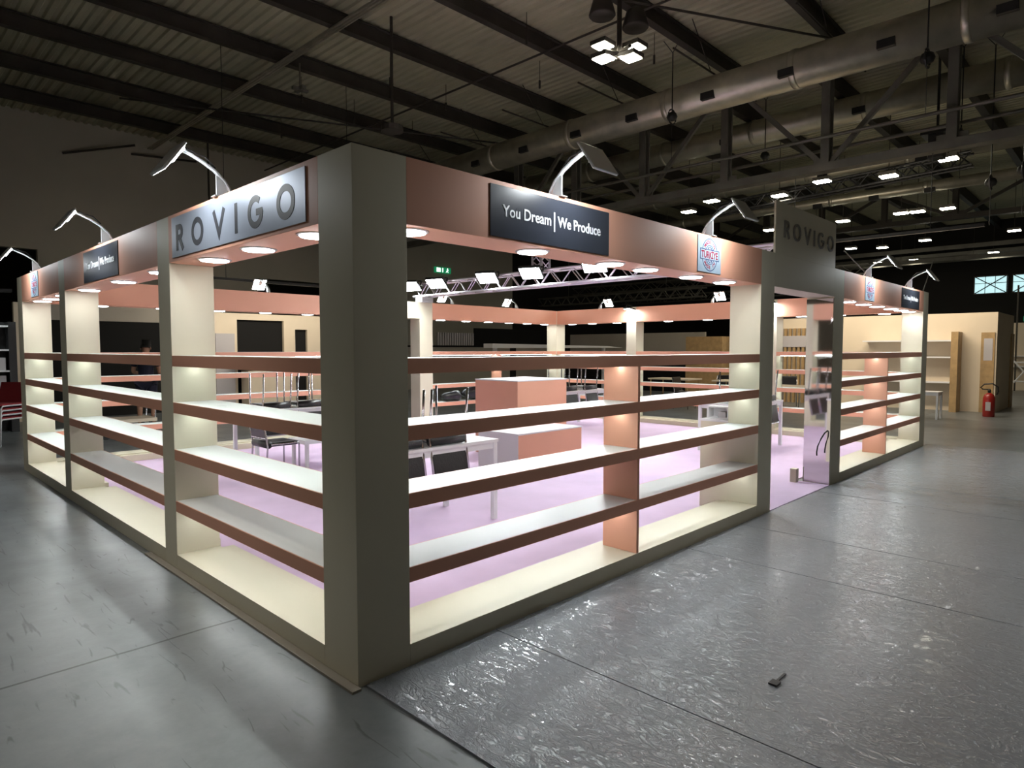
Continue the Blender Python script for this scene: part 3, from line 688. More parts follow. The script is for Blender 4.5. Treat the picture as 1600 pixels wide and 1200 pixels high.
# ---------------------------------------------------------------- interior truss with floods
tr = empty('overhead_truss', (6.46, 0.3, 2.62))
truss_mesh(MB(), (6.46, 0.25, 2.74), (6.46, 7.9, 2.74), 0.24, 34, 0.022, 0.010).build('truss_frame', M_TRUSS, tr, off=(6.46, 0.3, 2.62))
for y in (0.32, 7.7):
    MB().box(6.32, 6.60, y-0.1, y+0.1, 2.5, 2.60).build('truss_foot', M_SILVER, tr, off=(6.46, 0.3, 2.62))
tag(tr, 'silver lattice truss spanning above the inside of the stand', 'truss')
o = truss_mesh(MB(), (6.46, 4.62, 2.88), (6.46, 4.62, 3.6), 0.2, 5, 0.02, 0.01).build('truss_upright', M_TRUSS, off=(6.46, 4.62, 2.9))
tag(o, 'short upright piece of silver truss standing on the overhead truss', 'truss')
def make_flood():
    root = empty('square_floodlight')
    hd = MB().box(-0.16, 0.16, -0.12, 0.12, 0.0, 0.05).build('lamp_head', M_BLACKP, root, bevel=0.004)
    MB().box(-0.145, 0.145, -0.105, 0.105, -0.006, 0.001).build('lamp_glass', M_FLOOD, hd)
    MB().bar((-0.17, 0, 0.02), (-0.17, 0, 0.13), 0.02).bar((0.17, 0, 0.02), (0.17, 0, 0.13), 0.02).bar((-0.17, 0, 0.13), (0.17, 0, 0.13), 0.02).build('yoke', M_BLACKP, root)
    return root
fl0 = make_flood(); usedf = False
for i, y in enumerate((8.0-0.25, 6.97, 5.60, 4.58, 3.31, 1.9)):
    for j, (dx, tilt, dz) in enumerate(((-0.17, 0.85, 0.0),)):
        a = fl0 if not usedf else copy_tree(fl0); usedf = True
        a.location = (6.46+dx-0.12, y, 2.80); a.rotation_euler = (0, tilt, PI*0.0)
        a.rotation_euler = Vector((-0.52, -0.22, -0.82)).to_track_quat('-Z', 'Y').to_euler(); a.scale = (1.15, 1.15, 1)
        a['label'] = 'glaring square floodlight on the overhead truss, %s from the far end' % ORD[i]; a['category'] = 'floodlight'; a['group'] = 'square floodlights on the overhead truss'
for i, (x, y) in enumerate(((10.332, 5.5), (10.332, 2.46))):
    a = copy_tree(fl0); a.scale = (0.7, 0.7, 0.7); a.location = (x, y, 2.44); a.rotation_euler = (0, 0.12, 0)
    a['label'] = 'square floodlight shining down the '+['pillar of the back right wall seen through the shelves', 'pillar of the back right wall seen through the entrance'][i]; a['category'] = 'floodlight'; a['group'] = 'floodlights against the back right pillars'

# ---------------------------------------------------------------- mirror, cord, cabinet
o = MB().box(6.283, 6.2995, 0.003, 0.297, 0.02, HB-0.02).build('mirror_panel', M_MIRROR, off=(6.29, 0.15, 0)); tag(o, 'tall narrow mirror panel on the entrance side of the right entrance pillar', 'mirror')
o = MB().tube([(6.281, 0.03, 0.64), (6.22, 0.04, 0.62), (6.17, 0.06, 0.56), (6.15, 0.09, 0.47), (6.15, 0.10, 0.40), (6.155, 0.10, 0.36)], 0.008, 8).build('power_cord', M_CORD, off=(6.28, 0.03, 0.6)); tag(o, 'short black cord curling out of the right entrance pillar', 'cord')
o = MB().box(6.16, 6.24, 0.33, 0.40, 0.012, 0.17).build('small_block', M_WHITE, off=(6.2, 0.36, 0)); tag(o, 'small pale block on the carpet beside the mirror', 'block')
root = empty('low_cabinet', (4.47, 0.55, 0))
MB().box(4.335, 4.63, 0.302, 0.59, 0.012, 0.87).build('cabinet_body', M_WHITE, root, off=(4.47, 0.55, 0)); MB().box(4.333, 4.64, 0.302, 0.60, 0.87, 0.89).build('cabinet_top', M_TABLE, root, off=(4.47, 0.55, 0))
tag(root, 'low white cabinet behind the left entrance pillar', 'cabinet')
root = empty('open_box', (4.48, 0.55, 0.89)); bb = MB(); c_ = (4.48, 0.55, 0.89)
for q in ((4.42, 4.54, 0.34, 0.57, 0.891, 0.905), (4.42, 4.54, 0.34, 0.57, 1.0, 1.014), (4.42, 4.54, 0.34, 0.356, 0.905, 1.0), (4.42, 4.54, 0.554, 0.57, 0.905, 1.0), (4.53, 4.54, 0.356, 0.554, 0.905, 1.0)): bb.box(*q)
bb.build('box_shell', M_TABLE, root, off=c_); MB().box(4.44, 4.52, 0.38, 0.46, 0.905, 0.96).build('box_insert', M_PAPER, root, off=c_)
tag(root, 'small open white box on the low cabinet', 'box')

# ---------------------------------------------------------------- podium, plinth
def podium(name, x0, x1, y0, y1, h, lab, sides, leftm):
    root = empty(name, ((x0+x1)/2, (y0+y1)/2, 0)); c = root.location.copy()
    MB().box(x0, x1, y0, y1, 0.012, h-0.018).build('podium_body', sides, root, off=c)
    if leftm: MB().box(x0-0.004, x0-0.0005, y0, y1, 0.012, h-0.018).build('side_panel', leftm, root, label='white side panel', off=c)
    MB().box(x0-0.004, x1+0.004, y0-0.004, y1+0.004, h-0.018, h).build('podium_top', M_TABLE, root, label='white top', off=c)
    tag(root, lab, 'podium')
podium('display_podium', 5.12, 6.22, 3.87, 4.76, 1.13, 'tall salmon display podium with white top in the middle of the stand', M_SALMON, None)
podium('display_plinth', 4.33, 5.62, 3.10, 3.84, 0.5, 'low salmon and white plinth in front of the tall salmon podium', M_SALMON, M_TABLE)

# ---------------------------------------------------------------- tables and chairs
def make_table(w_, d_, h=0.745):
    root = empty('table')
    MB().box(-w_/2, w_/2, -d_/2, d_/2, h-0.028, h).build('tabletop', M_TABLE, root, bevel=0.002)
    MB().box(-w_/2+0.05, w_/2-0.05, -d_/2+0.02, -d_/2+0.04, h-0.085, h-0.029).box(-w_/2+0.05, w_/2-0.05, d_/2-0.04, d_/2-0.02, h-0.085, h-0.029)\
        .box(-w_/2+0.02, -w_/2+0.04, -d_/2+0.05, d_/2-0.05, h-0.085, h-0.029).box(w_/2-0.04, w_/2-0.02, -d_/2+0.05, d_/2-0.05, h-0.085, h-0.029).build('apron', M_TABLE, root)
    for sx in (-1, 1):
        for sy in (-1, 1):
            cx, cy = sx*(w_/2-0.03), sy*(d_/2-0.03)
            MB().box(cx-0.022, cx+0.022, cy-0.022, cy+0.022, 0.0, h-0.029).build('leg', M_TABLE, root)
    return root
def make_chair():
    root = empty('chair'); r = 0.011
    # seat pad, back pad, curved joint
    MB().prism([(-0.21, 0.415), (0.17, 0.415), (0.20, 0.43), (0.20, 0.45), (0.16, 0.46), (-0.19, 0.46), (-0.215, 0.445)], 0, -0.185, 0.185).build('seat', M_LEATHER, root, bevel=0.006)
    MB().prism([(0.185, 0.50), (0.205, 0.50), (0.262, 0.80), (0.258, 0.835), (0.245, 0.835), (0.232, 0.80)], 0, -0.185, 0.185).build('backrest', M_LEATHER, root, bevel=0.005)
    MB().tube([(-0.185, 0.17, 0.44), (0.185, 0.17, 0.44)], 0.045, 14).build('seat_roll', M_LEATHER, root, smooth=True)
    for sx in (-0.198, 0.198):
        MB().tube([(sx, -0.205, 0.0), (sx, -0.205, 0.41), (sx, -0.195, 0.435), (sx, -0.17, 0.44), (sx, 0.15, 0.44)], r, 8).build('front_leg', M_CHROME, root, smooth=True)
        MB().tube([(sx, 0.225, 0.0), (sx, 0.19, 0.42), (sx, 0.20, 0.50), (sx, 0.262, 0.83)], r, 8).build('rear_leg', M_CHROME, root, smooth=True)
    MB().tube([(-0.198, 0.262, 0.83), (0.198, 0.262, 0.83)], r, 8).build('back_rail', M_CHROME, root)
    MB().tube([(-0.198, 0.205, 0.515), (0.198, 0.205, 0.515)], 0.008, 8).tube([(-0.198, -0.19, 0.425), (0.198, -0.19, 0.425)], 0.008, 8).build('cross_rail', M_CHROME, root)
    return root
ch0 = make_chair(); chused = False
def chair(x, y, rz, lab, inverted=False, grp='black and chrome chairs', ztop=0.745):
    global chused
    c = ch0 if not chused else copy_tree(ch0); chused = True
    if inverted:
        # seat lying on the table top, legs up, backrest hanging over the table edge
        c.matrix_world = Matrix.Translation((x, y, ztop+0.487)) @ Matrix.Rotation(rz, 4, 'Z') @ Matrix.Rotation(PI, 4, 'X')
    else:
        c.location = (x, y, 0.012); c.rotation_euler = (0, 0, rz)
    tag(c, lab, 'chair', grp)
TB = [(1.90, 2.05, 1.34, 0.75, 'white table near the corner pillar, under an upturned chair'),
      (2.95, 6.30, 1.5, 0.75, 'white table by the back left wall crowded with upturned chairs'),
      (8.75, 5.85, 1.5, 0.75, 'white table behind the salmon podium with upturned chairs'),
      (8.35, 2.02, 1.45, 0.75, 'white table seen through the entrance with upturned chairs')]
tused = {}
for x, y, w_, d_, lab in TB:
    t = tused.get((w_, d_))
    t = make_table(w_, d_) if t is None else copy_tree(t); tused.setdefault((w_, d_), t)
    t.location = (x, y, 0.012); tag(t, lab, 'table', 'white tables inside the stand')
G = 'upturned chairs on the tables'
def inv(tx, ty, d_, dx, side, lab, ax='y'):
    # side -1: backrest hangs over the table edge facing the right front
    y = ty+side*(d_/2-0.235)
    chair(tx+dx, y, 0 if side < 0 else PI, lab, True, G, 0.757)
inv(1.90, 2.05, 0.75, 0.10, -1, 'upturned black chair hanging its back over the edge of the table near the corner pillar')
inv(1.90, 2.05, 0.75, -0.38, -1, 'upturned black chair at the left end of the table near the corner pillar')
inv(2.95, 6.30, 0.75, -0.42, -1, 'upturned chair on the back left table, left end')
inv(2.95, 6.30, 0.75, 0.08, -1, 'upturned chair on the back left table, middle')
inv(2.95, 6.30, 0.75, 0.52, -1, 'upturned chair on the back left table, right end')
inv(8.75, 5.85, 0.75, -0.4, -1, 'upturned chair right beside the salmon podium, on the table behind it')
inv(8.75, 5.85, 0.75, 0.25, -1, 'upturned chair farther from the podium on the table behind it')
inv(8.35, 2.02, 0.75, -0.42, -1, 'upturned chair left on the table seen through the entrance')
inv(8.35, 2.02, 0.75, 0.3, -1, 'upturned black chair hanging its back over the table seen through the entrance')
chair(2.02, 4.98, PI/2, 'black chair standing upright on the carpet behind the left front shelves')
o = MB().box(2.5, 3.3, 5.15, 5.6, 0.35, 0.40).box(2.53, 2.57, 5.18, 5.22, 0.012, 0.35).box(3.23, 3.27, 5.18, 5.22, 0.012, 0.35).box(2.53, 2.57, 5.53, 5.57, 0.012, 0.35).box(3.23, 3.27, 5.53, 5.57, 0.012, 0.35)
o = o.build('low_bench', M_TABLE, off=(2.9, 5.4, 0)); tag(o, 'low white bench beside the upright black chair', 'bench')

# ---------------------------------------------------------------- person behind the stand
def skin(name, verts, edges, radii, material, parent=None, root=0, sub=1):
    me = bpy.data.meshes.new(name); me.from_pydata(verts, edges, []); me.materials.append(material)
    o = bpy.data.objects.new(name, me); COL.objects.link(o)
    if parent: o.parent = parent
    sk = o.modifiers.new('skin', 'SKIN'); sk.use_smooth_shade = True
    for i, r in enumerate(radii):
        me.skin_vertices[0].data[i].radius = (r, r) if not isinstance(r, tuple) else r
        me.skin_vertices[0].data[i].use_root = (i == root)
    s = o.modifiers.new('sub', 'SUBSURF'); s.levels = sub; s.render_levels = sub
    return o
pr = empty('person', (2.6, 11.7, 0), math.radians(150))
V = [(0, 0, 0.95), (0, 0, 1.12), (0, 0.01, 1.30), (0, 0.0, 1.44), (0, -0.01, 1.50), (0, -0.03, 1.58), (0, -0.035, 1.66),
     (-0.10, 0, 0.88), (-0.11, -0.03, 0.50), (-0.11, 0.01, 0.09), (-0.11, -0.14, 0.03),
     (0.10, 0, 0.88), (0.12, 0.03, 0.50), (0.12, 0.07, 0.09), (0.12, -0.08, 0.03),
     (-0.18, 0, 1.40), (-0.24, -0.02, 1.12), (-0.22, -0.24, 1.04), (-0.21, -0.31, 1.04),
     (0.18, 0, 1.40), (0.24, -0.03, 1.13), (0.20, -0.26, 1.10), (0.18, -0.33, 1.10)]
Ed = [(0, 1), (1, 2), (2, 3), (3, 4), (4, 5), (5, 6), (0, 7), (7, 8), (8, 9), (9, 10), (0, 11), (11, 12), (12, 13), (13, 14), (3, 15), (15, 16), (16, 17), (17, 18), (3, 19), (19, 20), (20, 21), (21, 22)]
Rr = [0.13, 0.12, 0.14, 0.09, 0.055, 0.085, 0.08, 0.085, 0.058, 0.04, 0.035, 0.085, 0.058, 0.04, 0.035, 0.055, 0.042, 0.03, 0.034, 0.055, 0.042, 0.03, 0.034]
body = skin('body', V, Ed, Rr, M_SKIN, pr, 0, 2)
for sx, hx, hy, hz in ((-1, -0.21, -0.32, 1.04), (1, 0.18, -0.34, 1.10)):
    vs, es, rs = [], [], []
    for k in range(5):
        b = len(vs)
        if k < 4: pts = [(hx+(k-1.5)*0.018, hy-0.01, hz), (hx+(k-1.5)*0.02, hy-0.05-0.004*(1.5-abs(k-1.5)), hz-0.004), (hx+(k-1.5)*0.02, hy-0.08, hz-0.02)]
        else: pts = [(hx-sx*0.02, hy+0.005, hz), (hx-sx*0.045, hy-0.02, hz+0.005), (hx-sx*0.05, hy-0.045, hz)]
        vs += pts; es += [(b, b+1), (b+1, b+2)]; rs += [0.009, 0.008, 0.007]
        skin('finger', pts, [(0, 1), (1, 2)], [0.009, 0.008, 0.007], M_SKIN, body, 0, 1)
skin('shirt', [(0, 0, 0.98), (0, 0, 1.14), (0, 0.01, 1.31), (0, 0, 1.44), (-0.18, 0, 1.41), (-0.225, -0.01, 1.22), (0.18, 0, 1.41), (0.225, -0.02, 1.22)], [(0, 1), (1, 2), (2, 3), (3, 4), (4, 5), (3, 6), (6, 7)], [0.155, 0.145, 0.165, 0.10, 0.075, 0.065, 0.075, 0.065], M_NAVYC, pr, 0, 2)
skin('shorts', [(0, 0, 0.96), (-0.10, 0, 0.86), (-0.11, -0.02, 0.55), (0.10, 0, 0.86), (0.12, 0.02, 0.55)], [(0, 1), (1, 2), (0, 3), (3, 4)], [0.15, 0.105, 0.09, 0.105, 0.09], M_NAVYC, pr, 0, 2)
skin('hair', [(0, 0.0, 1.63), (0, -0.01, 1.685), (0, -0.06, 1.69)], [(0, 1), (1, 2)], [0.085, 0.083, 0.05], M_HAIR, pr, 1, 2)
MB().prism([(-0.105, 1.60), (-0.135, 1.585), (-0.10, 1.575)], 0, -0.012, 0.012).build('nose', M_SKIN, pr)
for sx in (-1, 1):
    MB().lathe([(0.001, -0.008), (0.009, 0), (0.001, 0.008)], (sx*0.032, -0.112, 1.615), 8).build('eye', M_BLACKP, pr)
    MB().lathe([(0.006, -0.03), (0.012, 0), (0.006, 0.03)], (sx*0.088, -0.02, 1.60), 8).build('ear', M_SKIN, pr, smooth=True)
MB().box(-0.022, 0.022, -0.116, -0.105, 1.553, 1.560).build('mouth', M_REDC, pr)
for sx, dy in ((-0.11, -0.06), (0.12, 0.0)):
    MB().prism([(dy-0.13, 0.0), (dy+0.12, 0.0), (dy+0.12, 0.09), (dy+0.0, 0.10), (dy-0.12, 0.05)], 0, sx-0.045, sx+0.045).build('shoe', M_BLACKP, pr, bevel=0.015)
tag(pr, 'person in navy shirt and dark shorts standing behind the back left wall', 'person')

# ---------------------------------------------------------------- neighbouring stands behind the left
def panelset(name, c, parts, lab, cat='exhibition stand'):
    root = empty(name, c)
    for nm, mt, bx in parts: 
        mb = MB()
        for q in bx: mb.box(*q)
        mb.build(nm, mt, root, off=c)
    return tag(root, lab, cat)
Y = 15.0
panelset('neighbour_stand', (6, Y, 0), [
    ('wall_panel', M_BEIGE, [(4.7, 5.83, Y, Y+0.1, 0, 2.55), (7.16, 7.5, Y, Y+0.1, 0, 2.55), (5.83, 7.16, Y, Y+0.1, 2.38, 2.55), (7.88, 10.2, Y, Y+0.1, 0, 2.55), (7.5, 7.88, Y, Y+0.1, 2.15, 2.55)]),
    ('dark_screen', M_BLACKC, [(5.83, 7.16, Y+0.1, Y+0.15, 0, 2.38), (7.5, 7.88, Y+0.1, Y+0.15, 0, 2.15)]),
    ('counter', M_BEIGE, [(5.9, 7.1, Y-0.5, Y-0.05, 0, 1.0), (5.6, 7.3, Y-0.55, Y-0.02, 1.18, 1.22)]),
    ('door_panel', M_PAPER, [(5.25, 5.75, Y-0.03, Y-0.001, 0, 2.0)])], 'cream exhibition stand with large black opening, behind the back left wall')
panelset('neighbour_stand', (3, Y, 0), [
    ('wall_panel', M_GREIGE, [(1.2, 4.6, Y, Y+0.1, 2.24, 2.6)]),
    ('dark_screen', M_BLACKC, [(1.2, 4.6, Y+0.02, Y+0.1, 0, 2.24)]),
    ('post', M_BEIGE, [(1.0, 1.2, Y-0.05, Y+0.1, 0, 2.6)])], 'stand with grey fascia and black opening behind the person')
panelset('neighbour_stand', (0.6, 13.0, 0), [
    ('rack_frame', M_BLACKP, [(0.6, 0.72, 12.9, 13.3, 0, 2.1), (-1.2, -1.1, 12.9, 13.3, 0, 2.1), (-1.1, 0.6, 13.25, 13.3, 0, 2.1)]),
    ('rack_shelf', M_TABLE, [(-1.1, 0.6, 12.9, 13.25, z, z+0.03) for z in (0.8, 1.15, 1.55, 2.0)]),
    ('goods', M_PAPER, [(0.3, 0.55, 12.95, 13.2, 0.83, 1.08), (0.3, 0.55, 12.95, 13.2, 1.18, 1.42)])], 'dark display rack with pale shelves at the far left edge', 'display rack')
area('neighbour_glow', (6.5, 13.2, 3.2), (0, 0.5, -0.6), 5, 0.4, 100, (1.0, 0.90, 0.74))
area('rack_glow', (-0.2, 12.4, 2.6), (0, 0.6, -1), 1.6, 0.2, 12, (0.9, 1.0, 0.98))
# linear lamps of those stands
for i, (x, y, z, l) in enumerate(((6.5, 13.2, 3.22, 5.0), (-0.2, 12.4, 2.62, 1.6))):
    o = MB().box(x-l/2, x+l/2, y-0.06, y+0.06, z, z+0.06).tube([(x-l/3, y, z), (x-l/3, y, 9)], 0.008, 5).tube([(x+l/3, y, z), (x+l/3, y, 9)], 0.008, 5).build('lamp_rail', M_BLACKP, off=(x, y, z)); tag(o, ['dark lamp rail over the cream neighbouring stand', 'dark lamp rail over the display rack at far left'][i], 'lamp rail')
Y = 18.0
panelset('grey_partition', (17, Y, 0), [
    ('wall_panel', M_GREIGE, [(12.9, 19.4, Y, Y+0.1, 0, 1.66), (19.8, 22.0, Y, Y+0.1, 0, 1.66)]),
    ('frame_bar', M_BLACKC, [(12.9, 23, Y-0.02, Y+0.1, 1.67, 1.74), (19.4, 19.8, Y, Y+0.12, 0, 1.7), (22.0, 23.0, Y, Y+0.12, 0, 2.5), (17.5, 22.0, Y+0.3, Y+0.35, 1.7, 2.5)]),
    ], 'grey partition with black frame behind the salmon podium', 'partition')
root = empty('slatted_screen', (16.4, Y+0.2, 1.74))
MB().box(15.4, 17.4, Y+0.28, Y+0.3, 1.75, 2.27).build('screen_back', M_GREIGE, root, off=root.location.copy())
for i in range(16):
    x = 15.4+i*0.127
    MB().box(x, x+0.075, Y+0.2, Y+0.27, 1.75, 2.27).build('slat', M_PAPER, root, off=root.location.copy())
tag(root, 'small pale screen of vertical slats behind the back wall', 'slatted screen')

# ---------------------------------------------------------------- stands behind the right
X = 18.3
panelset('cream_stand', (X, 4, 0), [
    ('wall_panel', M_BEIGE, [(X, X+2.7, 0.08, 0.2, 0, 2.5), (X, X+0.12, 0.2, 6.9, 0, 2.5), (X+2.6, X+2.7, 0.2, 6.9, 0, 2.5)]),
    ('wood_panel', M_WOOD, [(X-0.03, X-0.001, 0.12, 0.40, 0, 2.0)]), ('side_panel', M_WOOD, [(X+2.2, X+2.7, 0.05, 0.079, 0, 2.0)]),
    ('window_insert', M_PAPER, [(X-0.035, X-0.031, 0.16, 0.34, 1.3, 1.85)])], 'cream walled stand at the right, behind the red extinguisher')
panelset('shelf_rack', (X-0.3, 1.5, 0), [
    ('rack_upright', M_WOOD, [(X-0.5, X-0.02, 0.80, 0.95, 0.0, 2.02)]),
    ('rack_shelf', M_TABLE, [(X-0.45, X-0.02, 0.95, 3.0, z, z+0.035) for z in (0.72, 1.36, 1.78)])], 'wooden rack with white shelves against the cream stand', 'shelf rack')
panelset('wood_slat_wall', (X-0.1, 4.9, 0), [
    ('wall_panel', M_GREIGE, [(X-0.08, X-0.02, 4.0, 5.7, 0, 2.2)]),
    ('slat', M_WOOD, [(X-0.16, X-0.081, 4.0+i*0.13, 4.0+i*0.13+0.07, 0, 2.2) for i in range(13)]),
    ('notice', M_PAPER, [(X-0.18, X-0.161, 4.3, 5.5, 1.65, 1.98)])], 'wall of vertical wooden slats with grey notice seen through the entrance', 'slat wall')
panelset('wood_cabinet', (X, 8.5, 0), [('cabinet_body', M_WOOD, [(X, X+1.0, 7.3, 8.6, 0, 2.0)])], 'tall light wood cabinet beyond the back right wall', 'cabinet')
panelset('grey_partition', (20, 11, 0), [('wall_panel', M_GREIGE, [(20, 20.1, 8.8, 15, 0, 2.2)]), ('wall_base', M_BLACKC, [(19.95, 20.0, 8.8, 15, 0, 1.2)])], 'grey partition wall beyond the far inner corner of the stand', 'partition')
o = MB().prism([(12.4, 1.62), (19.4, 1.64), (18.4, 1.70), (12.4, 1.76)], 1, 11.9, 12.3).box(12.6, 12.7, 12.0, 12.1, 0, 1.64).box(18.3, 18.4, 12.0, 12.1, 0, 1.64).build('canopy_board', M_TABLE, off=(15, 12, 0)); tag(o, 'long pale canopy board on posts beyond the far inner corner', 'canopy')
# little white table and extinguisher
t = make_table(0.45, 0.45, 0.62); t.location = (15.7, 0.95, 0); tag(t, 'small white table on the hall floor right of the stand', 'table')
root = empty('fire_extinguisher', (17.1, 0.03, 0))
MB().lathe([(0.11, 0.0), (0.12, 0.02), (0.12, 0.44), (0.09, 0.52), (0.035, 0.56)], n=22).build('cylinder_body', M_EXT, root, smooth=True)
MB().lathe([(0.03, 0.56), (0.035, 0.62), (0.02, 0.64)], n=12).box(-0.02, 0.02, -0.02, 0.14, 0.63, 0.65).build('valve', M_BLACKP, root)
MB().tube([(0, 0.12, 0.64), (0, 0.17, 0.68), (0, 0.1, 0.76), (0, -0.06, 0.78), (0, -0.16, 0.70), (0, -0.17, 0.60), (0, -0.14, 0.52)], 0.016, 8).build('hose', M_BLACKP, root, smooth=True)
MB().box(-0.124, -0.118, -0.05, 0.05, 0.15, 0.35).build('paper_tag', M_PAPER, root)
tag(root, 'red fire extinguisher with black hose on the floor before the cream stand', 'fire extinguisher')
# black bags left on the lowest shelf of the back wall, trolley behind it
M_BAG = mat('black_bag_plastic', (0.012, 0.012, 0.014), 0.35, bump=(14, 0.5))
for i, (x, sx, sz) in enumerate(((7.25, 0.26, 0.11), (7.85, 0.30, 0.15))):
    b = bmesh.new(); bmesh.ops.create_icosphere(b, subdivisions=3, radius=1.0)
    rnd = random.Random(i)
    for v in b.verts:
        n_ = 1+0.12*math.sin(v.co.x*5+i)+0.1*math.sin(v.co.y*7+v.co.z*4)
        v.co = Vector((v.co.x*sx*n_, v.co.y*0.12*n_, max(v.co.z, -0.75)*sz*n_ + 0.0))
    zmin = min(v.co.z for v in b.verts)
    for v in b.verts: v.co.z -= zmin
    me = bpy.data.meshes.new('black_bag'); b.to_mesh(me); b.free(); me.materials.append(M_BAG)
    for p in me.polygons: p.use_smooth = True
    o = bpy.data.objects.new('black_bag', me); COL.objects.link(o); o.location = (x, 7.79, 0.501)
    tag(o, ['smaller crumpled black bag lying on the lowest back shelf by the white pillar', 'larger crumpled black bag on the lowest back shelf beside the podium'][i], 'bag')
root = empty('trolley', (1.9, 10.6, 0))
MB().box(-0.45, 0.45, -0.3, 0.3, 0.28, 0.34).build('trolley_deck', M_BEIGE, root)
for sx in (-0.36, 0.36):
    for sy in (-0.22, 0.22): MB().tube([(sx, sy-0.02, 0.1), (sx, sy+0.02, 0.1)], 0.1, 14).box(sx-0.02, sx+0.02, sy-0.03, sy+0.03, 0.1, 0.28).build('wheel', M_BLACKP, root)
MB().tube([(0.43, -0.25, 0.34), (0.46, -0.25, 0.75), (0.46, 0.25, 0.75), (0.43, 0.25, 0.34)], 0.015, 8).build('handle', M_CHROME, root)
tag(root, 'low cream trolley on black wheels behind the back left wall, beside the person', 'trolley')
# far right stand strip with bicycle-like rack
panelset('far_stand', (27, 0, 0), [('wall_panel', M_BEIGE, [(30, 30.1, -3.5, 1.35, 0, 2.6)]), ('shelf_board', M_TABLE, [(29.6, 30, -0.5, 1.2, 0.9, 0.95), (29.6, 30, -0.5, 1.2, 1.3, 1.34)]), ('post', M_STEEL, [(29.4, 29.5, 0.95, 1.0, 0, 4.0)])], 'distant cream stand at the right edge of the view')
o = MB()
for a, b in (((28.5, 0.9, 0.35), (28.5, 0.3, 1.2)), ((28.5, 0.3, 0.35), (28.5, 0.95, 1.2)), ((28.5, 0.2, 0.4), (28.5, 1.1, 0.4)), ((28.5, 0.2, 1.1), (28.5, 1.1, 1.1)), ((28.5, 0.3, 0), (28.5, 0.3, 0.4)), ((28.5, 0.95, 0), (28.5, 0.95, 0.4))): o.tube([a, b], 0.03, 6)
o = o.build('folded_trestle', M_TABLE, off=(28.5, 0.6, 0)); tag(o, 'pale folded trestle near the right edge', 'trestle')
# wooden tables beyond the back right wall
def wtable(x, y, w_, d_, lab):
    root = empty('wooden_table', (x, y, 0))
    MB().box(-w_/2, w_/2, -d_/2, d_/2, 0.71, 0.745).build('tabletop', M_BEIGE, root)
    for sx in (-1, 1):
        for sy in (-1, 1): MB().tube([(sx*(w_/2-0.06), sy*(d_/2-0.06), 0), (sx*(w_/2-0.06), sy*(d_/2-0.06), 0.71)], 0.02, 6).build('leg', M_WOOD, root)
    tag(root, lab, 'table', 'wooden tables beyond the stand')
wtable(15.2, 7.2, 0.8, 1.3, 'light wooden table beyond the back right wall, left one'); wtable(15.2, 5.2, 0.8, 1.3, 'light wooden table beyond the back right wall, right one'); wtable(13.6, 3.0, 0.8, 1.4, 'light wooden table beyond the back right wall, nearest the entrance view')
# background chairs
for i, (x, y) in enumerate(((14.0, 6.2), (14.2, 4.6), (16.3, 6.4), (13.2, 8.3), (16.5, 4.4))):
    c = copy_tree(ch0); c.matrix_world = Matrix.Translation((x, y, 0)) @ Matrix.Rotation(i*1.3, 4, 'Z'); c['label'] = 'chrome framed chair among the wooden tables beyond the back right wall, %s of five' % ORD[i]; c['category'] = 'chair'; c['group'] = 'chairs beyond the stand'
area('cream_glow', (15.5, 2.5, 4.2), (1, 0, -0.8), 5, 0.5, 260, (1.0, 0.86, 0.66))
o = MB().box(15.45, 15.55, 0, 5, 4.2, 4.27).tube([(15.5, 1, 4.27), (15.5, 1, 5.94)], 0.01, 5).tube([(15.5, 4, 4.27), (15.5, 4, 5.94)], 0.01, 5).build('lamp_rail', M_BLACKP, off=(15.5, 2.5, 4.2)); tag(o, 'dark lamp rail hanging before the cream stand', 'lamp rail')

# ---------------------------------------------------------------- stacked red chairs at far left
def stack_chair():
    root = empty('stacking_chair')
    for sx in (-0.24, 0.24):
        MB().tube([(sx, -0.24, 0.0), (sx, -0.22, 0.40), (sx, -0.18, 0.44), (sx, 0.18, 0.44), (sx, 0.22, 0.40), (sx, 0.26, 0.0)], 0.013, 8).build('leg_frame', M_TABLE, root, smooth=True)
    MB().prism([(-0.22, 0.445), (0.2, 0.445), (0.22, 0.46), (0.3, 0.8), (0.28, 0.81), (0.19, 0.475), (-0.2, 0.475)], 0, -0.22, 0.22).build('seat_shell', M_REDC, root, bevel=0.008)
    return root
sc = stack_chair()
for i in range(4):
    c = sc if i == 0 else copy_tree(sc)
    c.matrix_world = Matrix.Translation((0.15, 10.95-0.03*i, 0.075*i)) @ Matrix.Rotation(-0.9, 4, 'Z')
    tag(c, 'red chair with white tube legs in the stack at far left, %s from the bottom' % ORD[i], 'chair', 'stacked red chairs at far left')
c = copy_tree(sc); c.matrix_world = Matrix.Translation((-0.5, 11.6, 0)) @ Matrix.Rotation(-0.5, 4, 'Z'); tag(c, 'single red chair behind the stack at far left', 'chair')

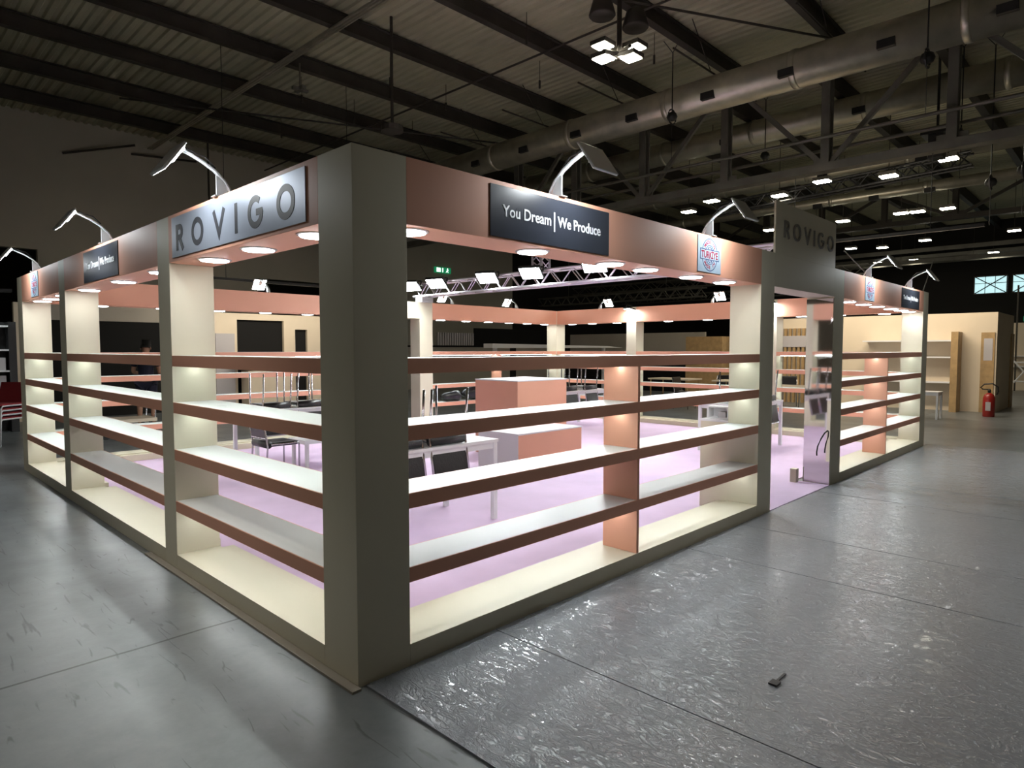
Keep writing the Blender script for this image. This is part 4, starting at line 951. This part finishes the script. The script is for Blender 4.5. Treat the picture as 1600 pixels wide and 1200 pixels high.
# exit sign
for i, (x, z, y, X_) in enumerate(((19.45, 5.52, 22.7, 0), (0, 0, 0, 1))):
    if X_ == 0:
        root = empty('exit_sign', (x, y, z)); MB().box(-0.5, 0.5, 0, 0.1, -0.14, 0.14).build('sign_box', M_EXITG, root)
        g = MB(); g.box(-0.42, -0.18, -0.012, -0.001, -0.1, 0.1); g.box(-0.06, -0.01, -0.012, -0.001, -0.1, 0.1)
        g.build('arrow_mark', M_EXITW, root)
        g = MB(); g.lathe([(0.005, -0.03), (0.03, 0), (0.005, 0.03)], (0.28, -0.01, 0.08), 8)
        g.bar((0.27, -0.006, 0.05), (0.24, -0.006, -0.02), 0.05, 0.012); g.bar((0.24, -0.006, -0.02), (0.32, -0.006, -0.1), 0.03, 0.012); g.bar((0.24, -0.006, -0.02), (0.18, -0.006, -0.1), 0.03, 0.012); g.bar((0.26, -0.006, 0.04), (0.34, -0.006, 0.0), 0.025, 0.012)
        g.build('running_figure', M_EXITW, root)
        tag(root, 'small green lit exit sign on the left hall wall, right of the corner pillar', 'exit sign')
    else:
        root = empty('exit_sign', (44.8, 2.0, 3.3)); MB().box(0, 0.1, -0.45, 0.45, -0.14, 0.14).build('sign_box', M_EXITG, root)
        MB().box(-0.01, -0.001, -0.4, -0.1, -0.1, 0.1).box(-0.01, -0.001, 0.05, 0.15, -0.1, 0.1).build('running_figure', M_EXITW, root)
        tag(root, 'tiny green lit exit sign far away at the right edge', 'exit sign')

# added fill: unseen lamps over the camera side aisle (behind and above the viewer)
for i, (x, y, e) in enumerate(((-2.9, 1.8, 72), (-3.0, 9.2, 60), (3.4, -3.2, 38), (9.6, -3.2, 50), (-2.2, -3.2, 12))):
    root = empty('added_fill_lamp', (x, y, 8.35))
    MB().box(-0.2, 0.2, -0.2, 0.2, 0.03, 0.14).build('lamp_housing', M_STEELG, root); MB().tube([(0, 0, 0.14), (0, 0, 0.65)], 0.015, 5).build('lamp_stem', M_STEEL, root)
    MB().box(-0.18, 0.18, -0.18, 0.18, 0.0, 0.03).build('lamp_glass', M_TABLE, root)
    area('added_fill_light', (0, 0, -0.02), (0, 0, -1), 0.35, 0.35, e*0.65, (1.0, 0.94, 0.84), root, spread=0.9)
    tag(root, ['added unseen fill lamp over the left aisle, nearer one', 'added unseen fill lamp over the left aisle, farther one', 'added unseen fill lamp over the front aisle, nearer one', 'added unseen fill lamp over the front aisle, farther one', 'added unseen fill lamp behind the camera'][i], 'hall lamp')
